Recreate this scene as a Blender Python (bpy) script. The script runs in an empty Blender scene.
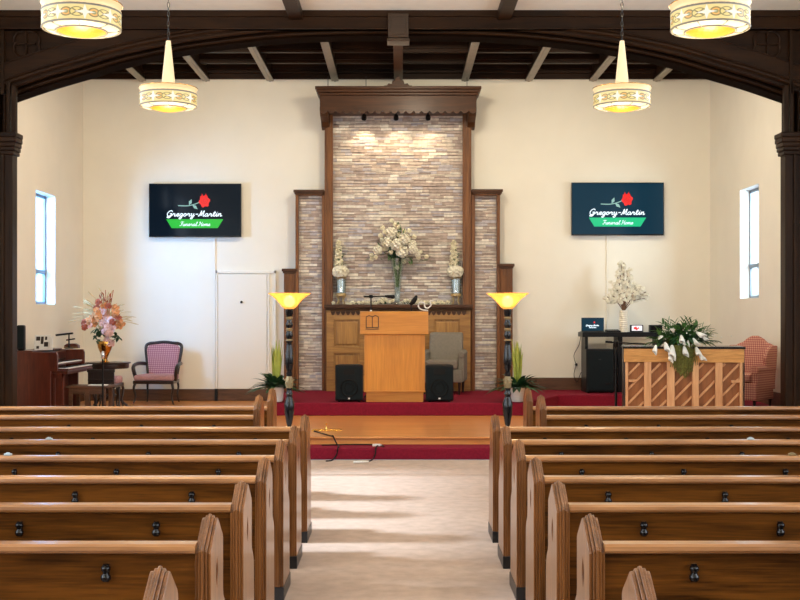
import bpy, math, random
from mathutils import Vector, Matrix
R = math.radians
PI = math.pi
rnd = random.Random(7)
SC = bpy.context.scene
COL = SC.collection
CAMZ = 1.745
F = 1155.0
def X(px, d): return (px - 400.0) * d / F
def Z(py, d): return CAMZ + (315.0 - py) * d / F

# ------------------------------------------------------------------ mesh builder
class MB:
    def __init__(s): s.v = []; s.f = []; s.m = []
    def add(s, vs, fs, mi=0):
        b = len(s.v); s.v += [tuple(v) for v in vs]
        s.f += [tuple(i + b for i in f) for f in fs]; s.m += [mi] * len(fs); return s
    def box(s, x0, x1, y0, y1, z0, z1, mi=0, rot=None, piv=None):
        vs = [Vector((x, y, z)) for x in (x0, x1) for y in (y0, y1) for z in (z0, z1)]
        if rot is not None:
            p = Vector(piv) if piv else Vector(((x0+x1)/2, (y0+y1)/2, (z0+z1)/2))
            vs = [rot @ (v - p) + p for v in vs]
        return s.add(vs, [(0,1,3,2),(4,6,7,5),(0,4,5,1),(2,3,7,6),(0,2,6,4),(1,5,7,3)], mi)
    def bar(s, a, b, w, h, mi=0, up=(0,0,1)):
        a = Vector(a); b = Vector(b); d = (b-a).normalized(); u = Vector(up)
        if abs(d.dot(u)) > .98: u = Vector((0,1,0))
        r = d.cross(u).normalized(); u = r.cross(d).normalized()
        vs = []
        for p in (a, b):
            for i, j in ((-1,-1),(1,-1),(1,1),(-1,1)): vs.append(p + r*w*.5*i + u*h*.5*j)
        return s.add(vs, [(3,2,1,0),(4,5,6,7),(0,1,5,4),(1,2,6,5),(2,3,7,6),(3,0,4,7)], mi)
    def prism(s, poly, axis, a, b, mi=0):
        # poly: list of 2d points. axis 'x': (y,z); 'y': (x,z); 'z': (x,y)
        def mk(p, t):
            return (t,p[0],p[1]) if axis=='x' else ((p[0],t,p[1]) if axis=='y' else (p[0],p[1],t))
        n = len(poly); area = sum(poly[i][0]*poly[(i+1)%n][1]-poly[(i+1)%n][0]*poly[i][1] for i in range(n))
        if (area < 0) != (axis == 'y'): poly = poly[::-1]
        vs = [mk(p,a) for p in poly] + [mk(p,b) for p in poly]
        fs = [tuple(range(n))[::-1], tuple(range(n,2*n))] + [(i,(i+1)%n,n+(i+1)%n,n+i) for i in range(n)]
        if a > b: fs = [f[::-1] for f in fs]
        return s.add(vs, fs, mi)
    def lathe(s, prof, c=(0,0,0), seg=24, mi=0, ax=1, ay=1, caps=True):
        vs = []; fs = []
        for r, z in prof:
            for k in range(seg):
                t = 2*PI*k/seg; vs.append((c[0]+r*ax*math.cos(t), c[1]+r*ay*math.sin(t), c[2]+z))
        n = len(prof)
        for i in range(n-1):
            for k in range(seg):
                k2 = (k+1)%seg; fs.append((i*seg+k, i*seg+k2, (i+1)*seg+k2, (i+1)*seg+k))
        if caps:
            if prof[0][0] > 1e-4: fs.append(tuple(range(seg))[::-1])
            if prof[-1][0] > 1e-4: fs.append(tuple((n-1)*seg+k for k in range(seg)))
        return s.add(vs, fs, mi)
    def tube(s, pts, r, seg=8, mi=0):
        pts = [Vector(p) for p in pts]; n = len(pts); rr = r if isinstance(r,(list,tuple)) else [r]*n
        vs = []; fs = []; last = None
        for i, p in enumerate(pts):
            d = (pts[min(i+1,n-1)] - pts[max(i-1,0)])
            if d.length < 1e-9: d = Vector((0,0,1))
            d.normalize()
            if last is None:
                u = Vector((0,0,1)) if abs(d.z) < .9 else Vector((1,0,0))
            else: u = last
            a = d.cross(u).normalized(); b = a.cross(d).normalized(); last = b
            for k in range(seg):
                t = 2*PI*k/seg; vs.append(p + a*rr[i]*math.cos(t) + b*rr[i]*math.sin(t))
        for i in range(n-1):
            for k in range(seg):
                k2=(k+1)%seg; fs.append((i*seg+k,(i+1)*seg+k,(i+1)*seg+k2,i*seg+k2))
        fs.append(tuple(range(seg))); fs.append(tuple((n-1)*seg+k for k in range(seg))[::-1])
        return s.add(vs, fs, mi)
    def ball(s, c, r, seg=12, rings=8, mi=0):
        if not isinstance(r,(tuple,list)): r=(r,r,r)
        prof=[]
        vs=[(c[0],c[1],c[2]-r[2])]; fs=[]
        for i in range(1,rings):
            a=-PI/2+PI*i/rings
            for k in range(seg):
                t=2*PI*k/seg; vs.append((c[0]+r[0]*math.cos(a)*math.cos(t),c[1]+r[1]*math.cos(a)*math.sin(t),c[2]+r[2]*math.sin(a)))
        vs.append((c[0],c[1],c[2]+r[2])); N=len(vs)-1
        for k in range(seg):
            k2=(k+1)%seg; fs.append((0,1+k2,1+k)); fs.append((N,N-seg+k,N-seg+k2))
        for i in range(rings-2):
            for k in range(seg):
                k2=(k+1)%seg; a=1+i*seg; fs.append((a+k,a+k2,a+seg+k2,a+seg+k))
        return s.add(vs,fs,mi)
    def leaf(s, base, d, L, w, droop=.3, mi=0, n=5, fold=.25):
        """a pointed, folded leaf blade with a little thickness"""
        d=Vector(d).normalized(); base=Vector(base); side=d.cross(Vector((0,0,1)))
        if side.length<.05: side=Vector((math.cos(L*99),math.sin(L*99),0))
        side.normalize(); vs=[]; fs=[]
        for i in range(n+1):
            t=i/n; p=base+d*L*t+Vector((0,0,-1))*droop*L*t*t
            ww=w*.5*math.sin(PI*min(1,.12+t*.88))**.8 if i<n else 0.0005
            up=side.cross(d).normalized()
            vs += [p-side*ww+up*ww*fold, p, p+side*ww+up*ww*fold, p-up*.0012]
        for i in range(n):
            a=i*4; b=a+4
            fs += [(a,a+1,b+1,b),(a+1,a+2,b+2,b+1),(a+3,a,b,b+3),(a+2,a+3,b+3,b+2)]
        return s.add(vs,fs,mi)
    def petal(s, c, nrm, r, mi=0, cup=.3, rot=0.0, el=1.0):
        nrm=Vector(nrm).normalized(); u=nrm.cross(Vector((.3,.2,1))).normalized(); v=nrm.cross(u)
        c=Vector(c); vs=[c-nrm*r*.15]
        for k in range(6):
            t=rot+2*PI*k/6; vs.append(c+u*math.cos(t)*r*el+v*math.sin(t)*r+nrm*r*cup)
        vs.append(c-nrm*r*.3)
        fs=[(0,1+k,1+(k+1)%6) for k in range(6)]+[(7,1+(k+1)%6,1+k) for k in range(6)]
        return s.add(vs,fs,mi)
    def cluster(s, c, r, n=40, pr=.3, mi=0, sq=1.0):
        """a many-petalled round bloom"""
        c=Vector(c); s.ball(c,(r*.8,r*.8,r*.8*sq),8,6,mi)
        for i in range(n):
            z=1-2*(i+.5)/n; a=i*2.39996+c.x*50; q=math.sqrt(1-z*z); nn=Vector((q*math.cos(a),q*math.sin(a),z))
            s.petal(c+Vector((nn.x,nn.y,nn.z*sq))*r*(.86+.12*rnd.random()), nn+Vector((rnd.uniform(-.3,.3),rnd.uniform(-.3,.3),rnd.uniform(-.3,.3))), r*pr, mi, .35, rnd.random()*3)
        return s
    def xf(s, M, i0=0):
        s.v[i0:] = [tuple(M @ Vector(v)) for v in s.v[i0:]]; return s
    def mesh(s, name, mats, off=None, smooth=None):
        me=bpy.data.meshes.new(name)
        vs=s.v if off is None else [(v[0]-off[0],v[1]-off[1],v[2]-off[2]) for v in s.v]
        me.from_pydata(vs,[],s.f)
        for m in mats: me.materials.append(m)
        me.polygons.foreach_set('material_index', s.m)
        if smooth is not None:
            me.polygons.foreach_set('use_smooth',[True]*len(s.f))
            me.update(); me.set_sharp_from_angle(angle=R(smooth))
        me.update(); return me

def wloc(o):
    v=Vector((0,0,0))
    while o is not None: v=v+Vector(o.location); o=o.parent
    return v
def part(name, mb, mats, parent=None, world=False, smooth=None, bevel=0, seg=2, label=None):
    if not isinstance(mats,(list,tuple)): mats=[mats]
    off = wloc(parent) if (world and parent is not None) else None
    o=bpy.data.objects.new(name, mb.mesh(name,mats,off,smooth)); COL.objects.link(o); o.parent=parent
    if bevel:
        b=o.modifiers.new('bevel','BEVEL'); b.width=bevel; b.segments=seg; b.limit_method='ANGLE'; b.angle_limit=R(40)
    if label: o['label']=label
    return o
def tag(o, label, cat, group=None, kind=None):
    o['label']=label; o['category']=cat
    if group: o['group']=group
    if kind: o['kind']=kind
    return o
def thing(name, label, cat, loc=(0,0,0), rotz=0, group=None):
    o=bpy.data.objects.new(name,None); COL.objects.link(o); o.location=loc; o.rotation_euler=(0,0,rotz)
    o.empty_display_size=.1
    return tag(o,label,cat,group)
def struct(name, mb, mats, parent=None, smooth=None, bevel=0):
    o=part(name,mb,mats,parent,False,smooth,bevel)
    if parent is None: o['kind']='structure'
    return o
def dup(root, loc, label, rotz=None):
    r=root.copy(); COL.objects.link(r); r.location=loc; r['label']=label
    if rotz is not None: r.rotation_euler=(0,0,rotz)
    for ch in list(root.children):
        c=ch.copy(); COL.objects.link(c); c.parent=r
        for g in list(ch.children):
            d=g.copy(); COL.objects.link(d); d.parent=c
    return r

# ------------------------------------------------------------------ materials
def newmat(name):
    m=bpy.data.materials.new(name); m.use_nodes=True; nt=m.node_tree
    return m, nt, nt.nodes['Principled BSDF']
def plain(name, col, rough=.5, metal=0, emis=None, estr=0, coat=0, bump=0, bscale=60, var=0, vscale=6, spec=None, trans=0):
    m,nt,b=newmat(name)
    b.inputs['Base Color'].default_value=(*col,1); b.inputs['Roughness'].default_value=rough; b.inputs['Metallic'].default_value=metal
    if coat: b.inputs['Coat Weight'].default_value=coat; b.inputs['Coat Roughness'].default_value=.15
    if spec is not None: b.inputs['Specular IOR Level'].default_value=spec
    if trans: b.inputs['Transmission Weight'].default_value=trans
    if emis: b.inputs['Emission Color'].default_value=(*emis,1); b.inputs['Emission Strength'].default_value=estr
    tc=nt.nodes.new('ShaderNodeTexCoord')
    if var:
        n=nt.nodes.new('ShaderNodeTexNoise'); n.inputs['Scale'].default_value=vscale; n.inputs['Detail'].default_value=5
        nt.links.new(tc.outputs['Object'],n.inputs['Vector'])
        r=nt.nodes.new('ShaderNodeValToRGB'); r.color_ramp.elements[0].position=.3; r.color_ramp.elements[1].position=.7
        r.color_ramp.elements[0].color=(*[c*(1-var) for c in col],1); r.color_ramp.elements[1].color=(*[min(1,c*(1+var)) for c in col],1)
        nt.links.new(n.outputs['Fac'],r.inputs['Fac']); nt.links.new(r.outputs['Color'],b.inputs['Base Color'])
    if bump:
        n=nt.nodes.new('ShaderNodeTexNoise'); n.inputs['Scale'].default_value=bscale; n.inputs['Detail'].default_value=4
        nt.links.new(tc.outputs['Object'],n.inputs['Vector'])
        bp=nt.nodes.new('ShaderNodeBump'); bp.inputs['Strength'].default_value=bump; bp.inputs['Distance'].default_value=.01
        nt.links.new(n.outputs['Fac'],bp.inputs['Height']); nt.links.new(bp.outputs['Normal'],b.inputs['Normal'])
    return m
def wood(name, dark, light, axis='x', rough=.38, sc=1.0, coat=.15, mid=None, contrast=.2, spec=.5):
    m,nt,b=newmat(name); N=nt.nodes; L=nt.links
    tc=N.new('ShaderNodeTexCoord'); oi=N.new('ShaderNodeObjectInfo')
    va=N.new('ShaderNodeVectorMath'); va.operation='MULTIPLY_ADD'
    L.new(oi.outputs['Random'],va.inputs[0]); va.inputs[1].default_value=(7,5,9); L.new(tc.outputs['Object'],va.inputs[2])
    def mp(a,bb):
        p=N.new('ShaderNodeMapping'); s=[bb*sc]*3; s['xyz'.index(axis)]=a*sc; p.inputs['Scale'].default_value=s
        L.new(va.outputs[0],p.inputs['Vector']); return p
    n1=N.new('ShaderNodeTexNoise'); n1.inputs['Scale'].default_value=1; n1.inputs['Detail'].default_value=4; n1.inputs['Distortion'].default_value=1.2
    L.new(mp(.9,9).outputs[0],n1.inputs['Vector'])
    n2=N.new('ShaderNodeTexNoise'); n2.inputs['Scale'].default_value=1; n2.inputs['Detail'].default_value=6
    L.new(mp(5,110).outputs[0],n2.inputs['Vector'])
    mx=N.new('ShaderNodeMath'); mx.operation='MULTIPLY_ADD'; mx.inputs[1].default_value=.4
    L.new(n2.outputs['Fac'],mx.inputs[0])
    m2=N.new('ShaderNodeMath'); m2.operation='MULTIPLY'; m2.inputs[1].default_value=.6; L.new(n1.outputs['Fac'],m2.inputs[0]); L.new(m2.outputs[0],mx.inputs[2])
    r=N.new('ShaderNodeValToRGB'); e=r.color_ramp.elements; e[0].position=.5-contrast; e[1].position=.5+contrast*.8
    e[0].color=(*dark,1); e[1].color=(*light,1)
    L.new(mx.outputs[0],r.inputs['Fac']); L.new(r.outputs['Color'],b.inputs['Base Color'])
    bp=N.new('ShaderNodeBump'); bp.inputs['Strength'].default_value=.15; bp.inputs['Distance'].default_value=.004
    L.new(n2.outputs['Fac'],bp.inputs['Height']); L.new(bp.outputs['Normal'],b.inputs['Normal'])
    b.inputs['Roughness'].default_value=rough; b.inputs['Coat Weight'].default_value=coat; b.inputs['Coat Roughness'].default_value=.2
    b.inputs['Specular IOR Level'].default_value=spec
    return m
def math_(nt, op, a, b=None, c=None):
    n=nt.nodes.new('ShaderNodeMath'); n.operation=op
    for i,v in enumerate((a,b,c)):
        if v is None: continue
        if isinstance(v,(int,float)): n.inputs[i].default_value=v
        else: nt.links.new(v,n.inputs[i])
    return n.outputs[0]
def mixc(nt, fac, a, b):
    n=nt.nodes.new('ShaderNodeMix'); n.data_type='RGBA'
    if isinstance(fac,(int,float)): n.inputs[0].default_value=fac
    else: nt.links.new(fac,n.inputs[0])
    for i,v in ((6,a),(7,b)):
        if isinstance(v,tuple): n.inputs[i].default_value=(*v,1)
        else: nt.links.new(v,n.inputs[i])
    return n.outputs[2]

M={}
M['oak_x']=wood('oak_back',(.032,.0095,.0012),(.185,.064,.0085),'x',.28,1,.3,contrast=.14)
M['oak_rail_lit']=wood('oak_rail_lit',(.17,.058,.012),(.45,.20,.065),'x',.28,1,.4)  # lighter oak: the light on the rail tops is put into the colour
M['oak_z']=wood('oak_end',(.065,.020,.0035),(.27,.102,.026),'z',.3,1,.35)
M['oak_cut']=plain('oak_carved_recess',(.03,.014,.006),.6)
M['block']=plain('black_kick_block',(.006,.006,.008),.35)
M['arch_x']=wood('dark_arch_wood_x',(.007,.0024,.0007),(.038,.0145,.004),'x',.45,.8,.0,spec=.18)
M['arch_z']=wood('dark_arch_wood_z',(.007,.0026,.0008),(.034,.014,.0045),'z',.45,.8,.0,spec=.18)
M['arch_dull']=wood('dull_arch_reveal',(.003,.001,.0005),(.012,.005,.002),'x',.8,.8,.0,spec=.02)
M['frame_z']=wood('walnut_frame',(.065,.021,.005),(.24,.088,.021),'z',.42,1,.1,spec=.35)
M['frame_x']=wood('walnut_cornice',(.026,.008,.0025),(.095,.033,.009),'x',.42,1,.05,spec=.3)
M['cab_z']=wood('golden_oak_panel',(.19,.075,.012),(.50,.25,.055),'z',.4,1,.2)
M['cab_x']=wood('golden_oak_rail',(.20,.08,.014),(.48,.24,.055),'x',.4,1,.2)
M['pulpit']=wood('honey_oak',(.42,.140,.012),(.74,.32,.045),'z',.36,.8,.2,contrast=.25)
M['pulpit_x']=wood('honey_oak_x',(.42,.145,.014),(.68,.29,.045),'x',.36,.8,.2,contrast=.25)
M['stage']=wood('stage_boards',(.52,.18,.040),(.78,.34,.10),'x',.3,.8,.3)
M['base']=wood('worn_brown_baseboard',(.045,.018,.007),(.15,.065,.028),'x',.5,1.5,.05)
M['organ']=wood('red_mahogany',(.040,.007,.003),(.13,.024,.010),'z',.35,1,.3)
M['darkwood']=wood('espresso_wood',(.008,.004,.003),(.03,.014,.010),'z',.35,1,.2)
M['piano_f']=wood('piano_frame_maple',(.50,.22,.085),(.74,.42,.20),'z',.42,1,.1)
M['piano_b']=wood('piano_top_board',(.40,.17,.035),(.74,.38,.11),'x',.42,3,.1)
M['piano_p']=wood('piano_soundboard',(.20,.065,.016),(.38,.14,.038),'z',.42,1,.1)
M['black']=plain('satin_black',(.005,.005,.006),.4,spec=.25)
M['blackgloss']=plain('gloss_black',(.005,.005,.006),.18,coat=.15,spec=.35)
M['grille']=plain('black_speaker_grille',(.006,.011,.013),.6,spec=.15,bump=.6,bscale=220)
M['rubber']=plain('black_rubber',(.005,.005,.005),.55,spec=.2)
M['steel']=plain('dark_steel',(.05,.05,.05),.3,1)
M['chrome']=plain('chrome',(.75,.75,.75),.15,1)
M['brass']=plain('brass',(.85,.55,.16),.25,1)
M['gold']=plain('antique_gold',(.24,.18,.09),.5,.4)
M['gilt']=plain('bright_gilt',(.50,.36,.17),.4,.5)
M['bronze']=plain('amber_bronze',(.55,.27,.06),.22,1,var=.5,vscale=25)
M['wall']=plain('cream_plaster',(.86,.81,.69),.75,bump=.08,bscale=30,var=.02,vscale=2)
M['wall_s']=plain('buff_plaster',(.84,.77,.65),.75,bump=.08,bscale=30,var=.02,vscale=2)
M['navewall']=plain('nave_plaster',(.74,.70,.60),.8,bump=.1,bscale=25)
M['ceil']=plain('cream_ceiling_plaster',(.88,.87,.79),.8,bump=.15,bscale=12,var=.03)
M['doorw']=plain('door_paint',(.86,.82,.72),.5)
M['red']=plain('red_carpet',(.215,.010,.027),.9,bump=.5,bscale=300,var=.15,vscale=40,spec=.15)
M['beige']=plain('beige_carpet',(.55,.42,.34),.95,bump=.6,bscale=260,var=.10,vscale=9,spec=.1)
M['boards']=wood('dark_ceiling_boards',(.004,.002,.001),(.034,.012,.003),'x',.5,1,.0,spec=.15)
M['joist']=plain('grey_joist_paint',(.34,.31,.25),.5,var=.1)
M['white']=plain('white_ceramic',(.80,.78,.74),.3)
M['whitepl']=plain('white_plastic',(.75,.75,.75),.4)
M['cream']=plain('cream_petals',(.84,.78,.58),.6)
M['ivory']=plain('ivory_petals',(.80,.75,.60),.6)
M['whitefl']=plain('white_petals',(.86,.86,.80),.6)
M['pinkfl']=plain('pale_pink_petals',(.80,.50,.44),.6)
M['peach']=plain('peach_petals',(.72,.33,.13),.6,var=.3,vscale=30)
M['rust']=plain('rust_petals',(.38,.08,.03),.6,var=.3,vscale=30)
M['wisp']=plain('straw_wisps',(.62,.50,.27),.7)
M['green']=plain('green_leaves',(.07,.18,.04),.5,var=.35,vscale=12)
M['greend']=plain('dark_green_leaves',(.02,.07,.025),.45,var=.35,vscale=12)
M['greeny']=plain('yellow_green_blades',(.36,.42,.07),.5,var=.2)
M['moss']=plain('hanging_moss',(.16,.17,.035),.8,var=.4,vscale=40)
M['twig']=plain('brown_twigs',(.16,.08,.04),.7)
M['grey']=plain('grey_upholstery',(.235,.205,.165),.9,bump=.4,bscale=250,var=.08,vscale=30)
M['paper']=plain('paper',(.78,.76,.72),.7)
M['pinkbook']=plain('pale_pink_sheet',(.55,.34,.31),.6)
M['soil']=plain('dark_soil',(.03,.02,.012),.9)
M['window_glassframe']=plain('grey_window_metal',(.17,.21,.25),.4,.3)
M['reveal']=plain('white_reveal_paint',(.80,.82,.80),.6)
M['ribbed']=plain('cream_ribbed_vase',(.80,.74,.60),.4)
M['frost']=None
# fabric with a small lattice of woven spots
def lattice(name, c1, c2, sc, plane='xz'):
    m,nt,b=newmat(name); N=nt.nodes; L=nt.links
    tc=N.new('ShaderNodeTexCoord'); sx=N.new('ShaderNodeSeparateXYZ'); L.new(tc.outputs['Object'],sx.inputs[0])
    u=math_(nt,'ADD',sx.outputs[0],sx.outputs[1]); v=sx.outputs[2]
    if plane=='xy': u=sx.outputs[0]; v=sx.outputs[1]
    a=math_(nt,'SINE',math_(nt,'MULTIPLY',math_(nt,'ADD',u,v),sc)); c=math_(nt,'SINE',math_(nt,'MULTIPLY',math_(nt,'SUBTRACT',u,v),sc))
    p=math_(nt,'MULTIPLY',a,c); f=math_(nt,'MULTIPLY_ADD',p,.5,.5)
    r=N.new('ShaderNodeValToRGB'); r.color_ramp.elements[0].position=.42; r.color_ramp.elements[1].position=.66
    r.color_ramp.elements[0].color=(*c2,1); r.color_ramp.elements[1].color=(*c1,1); L.new(f,r.inputs['Fac'])
    L.new(r.outputs['Color'],b.inputs['Base Color']); b.inputs['Roughness'].default_value=.85
    return m
M['pinkfab']=lattice('mauve_lattice_fabric',(.58,.32,.33),(.33,.11,.14),95)
M['pinkseat']=plain('dusty_pink_fabric',(.48,.26,.27),.85,bump=.3,bscale=200,var=.1,vscale=30)
M['coral']=lattice('coral_lattice_fabric',(.70,.38,.27),(.42,.11,.09),85)
# clear glass that lets light through
def glassmat(name, tint, gl=.12, rough=.05, frost=0.0):
    m=bpy.data.materials.new(name); m.use_nodes=True; nt=m.node_tree; nt.nodes.clear()
    o=nt.nodes.new('ShaderNodeOutputMaterial'); t=nt.nodes.new('ShaderNodeBsdfTransparent'); t.inputs[0].default_value=(*tint,1)
    g=nt.nodes.new('ShaderNodeBsdfGlossy'); g.inputs['Roughness'].default_value=rough; g.inputs['Color'].default_value=(1,1,1,1)
    x=nt.nodes.new('ShaderNodeMixShader'); x.inputs[0].default_value=gl
    nt.links.new(t.outputs[0],x.inputs[1]); nt.links.new(g.outputs[0],x.inputs[2]); last=x.outputs[0]
    if frost:
        d=nt.nodes.new('ShaderNodeBsdfTranslucent'); d.inputs[0].default_value=(*tint,1)
        y=nt.nodes.new('ShaderNodeMixShader'); y.inputs[0].default_value=frost
        nt.links.new(last,y.inputs[1]); nt.links.new(d.outputs[0],y.inputs[2]); last=y.outputs[0]
    nt.links.new(last,o.inputs[0]); return m
M['glass']=glassmat('clear_vase_glass',(.88,.93,.92),.16)
M['pane']=glassmat('mottled_window_glass',(.93,.97,1.0),.08,.2,.15)
# lit stained-glass drum of the pendants: repeating star, rosette and leaf motifs
def drum_mat():
    m,nt,b=newmat('lit_painted_glass_drum'); N=nt.nodes; L=nt.links
    tc=N.new('ShaderNodeTexCoord'); sx=N.new('ShaderNodeSeparateXYZ'); L.new(tc.outputs['Object'],sx.inputs[0])
    ang=math_(nt,'ARCTAN2',sx.outputs[1],sx.outputs[0]); u=math_(nt,'FRACT',math_(nt,'MULTIPLY_ADD',ang,9/(2*PI),4.75))
    v=math_(nt,'MULTIPLY_ADD',sx.outputs[2],1/.092,-.17)   # 0..1 over band
    def dist(cu,k=1.35):
        a=math_(nt,'MULTIPLY',math_(nt,'SUBTRACT',u,cu),k); bb=math_(nt,'SUBTRACT',v,.5)
        return math_(nt,'SQRT',math_(nt,'ADD',math_(nt,'MULTIPLY',a,a),math_(nt,'MULTIPLY',bb,bb)))
    def diam(cu,k=1.35):
        a=math_(nt,'ABSOLUTE',math_(nt,'MULTIPLY',math_(nt,'SUBTRACT',u,cu),k)); bb=math_(nt,'ABSOLUTE',math_(nt,'SUBTRACT',v,.5))
        return math_(nt,'ADD',a,bb), math_(nt,'ABSOLUTE',math_(nt,'SUBTRACT',a,bb))
    base=(1.0,.74,.26)
    d1=dist(.33); c=mixc(nt,math_(nt,'LESS_THAN',d1,.30),base,(.20,.14,.015)); c=mixc(nt,math_(nt,'LESS_THAN',d1,.22),c,(.95,.42,.05)); c=mixc(nt,math_(nt,'LESS_THAN',d1,.12),c,(.22,.25,.05))
    d2=dist(.72,1.1); c=mixc(nt,math_(nt,'LESS_THAN',d2,.31),c,(.14,.15,.03)); c=mixc(nt,math_(nt,'LESS_THAN',d2,.25),c,(1,.74,.22))
    q,dg=diam(.72,1.1); c=mixc(nt,math_(nt,'MULTIPLY',math_(nt,'LESS_THAN',dg,.05),math_(nt,'LESS_THAN',q,.34)),c,(.16,.12,.02))
    for cu in (0.0,1.0):
        q,dg=diam(cu,1.3); s_=math_(nt,'ADD',q,math_(nt,'MULTIPLY',dg,-.6)); c=mixc(nt,math_(nt,'LESS_THAN',s_,.20),c,(1,.97,.85))
    edge=math_(nt,'GREATER_THAN',math_(nt,'ABSOLUTE',math_(nt,'SUBTRACT',v,.5)),.46)
    c=mixc(nt,edge,c,(.34,.32,.26))
    b.inputs['Base Color'].default_value=(.14,.12,.08,1); L.new(c,b.inputs['Emission Color']); b.inputs['Emission Strength'].default_value=.52
    b.inputs['Roughness'].default_value=.3
    return m
M['drum']=drum_mat()
M['alab']=plain('lit_cream_glass',(.66,.52,.34),.4,emis=(1,.78,.48),estr=.12)
M['flange']=plain('cream_glass_flange',(.62,.48,.28),.35,emis=(1,.68,.30),estr=.22)
M['disc']=plain('lit_ivory_glass_panels',(.5,.45,.33),.4,emis=(1,.85,.52),estr=.35)
M['lead']=plain('grey_lead_came',(.22,.20,.16),.5)
M['amber']=plain('lit_amber_glass',(.3,.12,.01),.4,emis=(1,.36,.006),estr=.62,bump=.5,bscale=50)
M['bowl']=plain('lit_amber_bowl_glass',(.75,.42,.10),.35,emis=(1,.50,.10),estr=.75)
M['bulb']=plain('lit_bulb',(1,1,1),.4,emis=(1,.84,.50),estr=5)
# painted-on-screen colours
def emi(name,c,s=1): return plain(name,tuple(x*.3 for x in c),.3,emis=c,estr=s)
M['scr_l']=plain('television_screen',(.004,.006,.008),.08,emis=(.001,.003,.006),estr=1,spec=.15)
M['scr_r']=plain('television_screen_navy',(.004,.006,.01),.12,emis=(.003,.020,.034),estr=1,spec=.12)
M['s_white']=emi('screen_white',(.70,.82,.9),.75); M['s_red']=emi('screen_red',(.60,.012,.01),.8); M['s_redd']=emi('screen_dark_red',(.40,.01,.01),.9)
M['s_green']=emi('screen_green',(.008,.34,.02),.8); M['s_green2']=emi('screen_sea_green',(.0,.38,.15),.8)
M['s_leaf']=emi('screen_leaf',(.25,.45,.40),.6)
M['s_pale']=emi('screen_pale',(.75,.70,.72),.8)
# stacked stone
ST=[]
for i,(c) in enumerate([(.62,.52,.44),(.50,.40,.34),(.76,.70,.61),(.44,.35,.30),(.50,.46,.48),(.66,.58,.49)]):
    ST.append(plain('ledge_stone',c,.75,bump=.6,bscale=45,var=.2,vscale=14))
ST.append(plain('brown_shadow_joint',(.12,.09,.075),.9))  # joint colour darkened to paint the shadow line under each stone row
DAY,CHL,CHR,PEN,TOR,SPT,CHC,SKY,EXPO=108,420,210,14,12,10,52,.4,0.7
SUN,SEL=5,38
M['palegrey']=plain('pale_grey_gel',(.36,.42,.44),.6)
# ================================================================== SETTING
WL,WR,WB=-5.57,5.45,20.3     # chancel side walls and back wall
NW=5.6                       # nave half width
def S(name, *boxes, mat='wall', bevel=0, smooth=None):
    m=MB()
    for b in boxes: m.box(*b)
    return struct(name,m,M[mat],None,smooth,bevel)
S('floor',(-NW-.3,NW+.3,-6.3,13.92,-.12,0),mat='beige')
S('floor_step_carpet',(-NW,NW,13.92,14.35,0,.142),mat='red',bevel=.02)
m=MB(); m.box(-NW,NW,14.31,WB,.0,.215); m.box(-NW,NW,14.275,WB-.01,.215,.24); struct('floor_platform_boards',m,M['stage'],bevel=.006)
# raised red dais: chamfered corner to a shallower wing on the left of the picture's right side
dz=.43
pl=[(-1.98,17.26),(X(527,17.26),17.26),(X(558,18.95),18.95),(3.95,18.95),(3.95,15.65),(WR-.005,15.65),(WR-.005,WB-.02),(-1.98,WB-.02)]
m=MB(); m.prism(pl,'z',.238,dz); struct('floor_red_dais',m,M['red'],bevel=.018)
S('ceiling',(-NW,NW,-6.0,15.02,5.68,5.8),mat='ceil')
m=MB()
for s in (-1,1): m.box(s*1.345-.085,s*1.345+.085,-6,15.0,5.56,5.69)
for yy in (-3,1.2,5.4,9.6): m.box(-NW,NW,yy-.08,yy+.08,5.58,5.685)
struct('ceiling_beam',m,M['arch_x'])
S('wall_nave_back',(-NW-.3,NW+.3,-6.3,-6.0,0,5.8),mat='navewall')
def holed(name,x0,x1,y0,y1,z0,z1,holes,mat):
    m=MB(); ys=y0
    for (a,b,c,d) in sorted(holes):
        m.box(x0,x1,ys,a,z0,z1); m.box(x0,x1,a,b,z0,c); m.box(x0,x1,a,b,d,z1); ys=b
    m.box(x0,x1,ys,y1,z0,z1); return struct(name,m,M[mat])
NWIN=[(-4.2,-2.6,1.15,4.9),(-.6,1.0,1.15,4.9),(2.6,4.2,1.15,4.9),(5.6,7.3,1.15,4.9),(8.3,12.9,1.15,4.9)]
holed('wall_nave_left',-NW-.3,-NW,-6.3,15.1,0,5.8,NWIN,'navewall')
holed('wall_nave_right',NW,NW+.3,-6.3,15.1,0,5.8,NWIN,'navewall')
# chancel shell
LW=(17.66,18.66,1.905,3.67); RW=(17.54,18.52,2.0,3.75)
holed('wall_left',WL-.28,WL,15.4,WB+.3,0,6.4,[LW],'wall_s')
holed('wall_right',WR,WR+.28,15.4,WB+.3,0,6.4,[RW],'wall')
S('wall_back',(WL-.6,WR+.6,WB,WB+.3,0,6.5),mat='wall')
S('ceiling_chancel',(WL-.6,WR+.6,15.3,WB+.3,6.30,6.42),mat='boards')
for k,px in enumerate((-4.52,-3.40,-2.28,-1.14,-.03,1.14,2.26,3.38,4.50)):
    m=MB(); m.box(px-.045,px+.045,15.5,WB-.01,5.88,6.30); o=struct('ceiling_joist',m,M['boards'])
    if k!=4:
        m=MB(); m.box(px-.062,px+.062,15.5,WB-.02,5.85,5.875); m.box(px-.018,px+.018,15.5,WB-.02,5.84,5.855); part('joist_strip',m,M['joist'],o,bevel=.004)
    else:
        m=MB(); m.box(px-.075,px+.075,15.5,WB-.02,5.84,5.88); part('joist_strip',m,M['frame_x'],o,bevel=.004)
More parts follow.
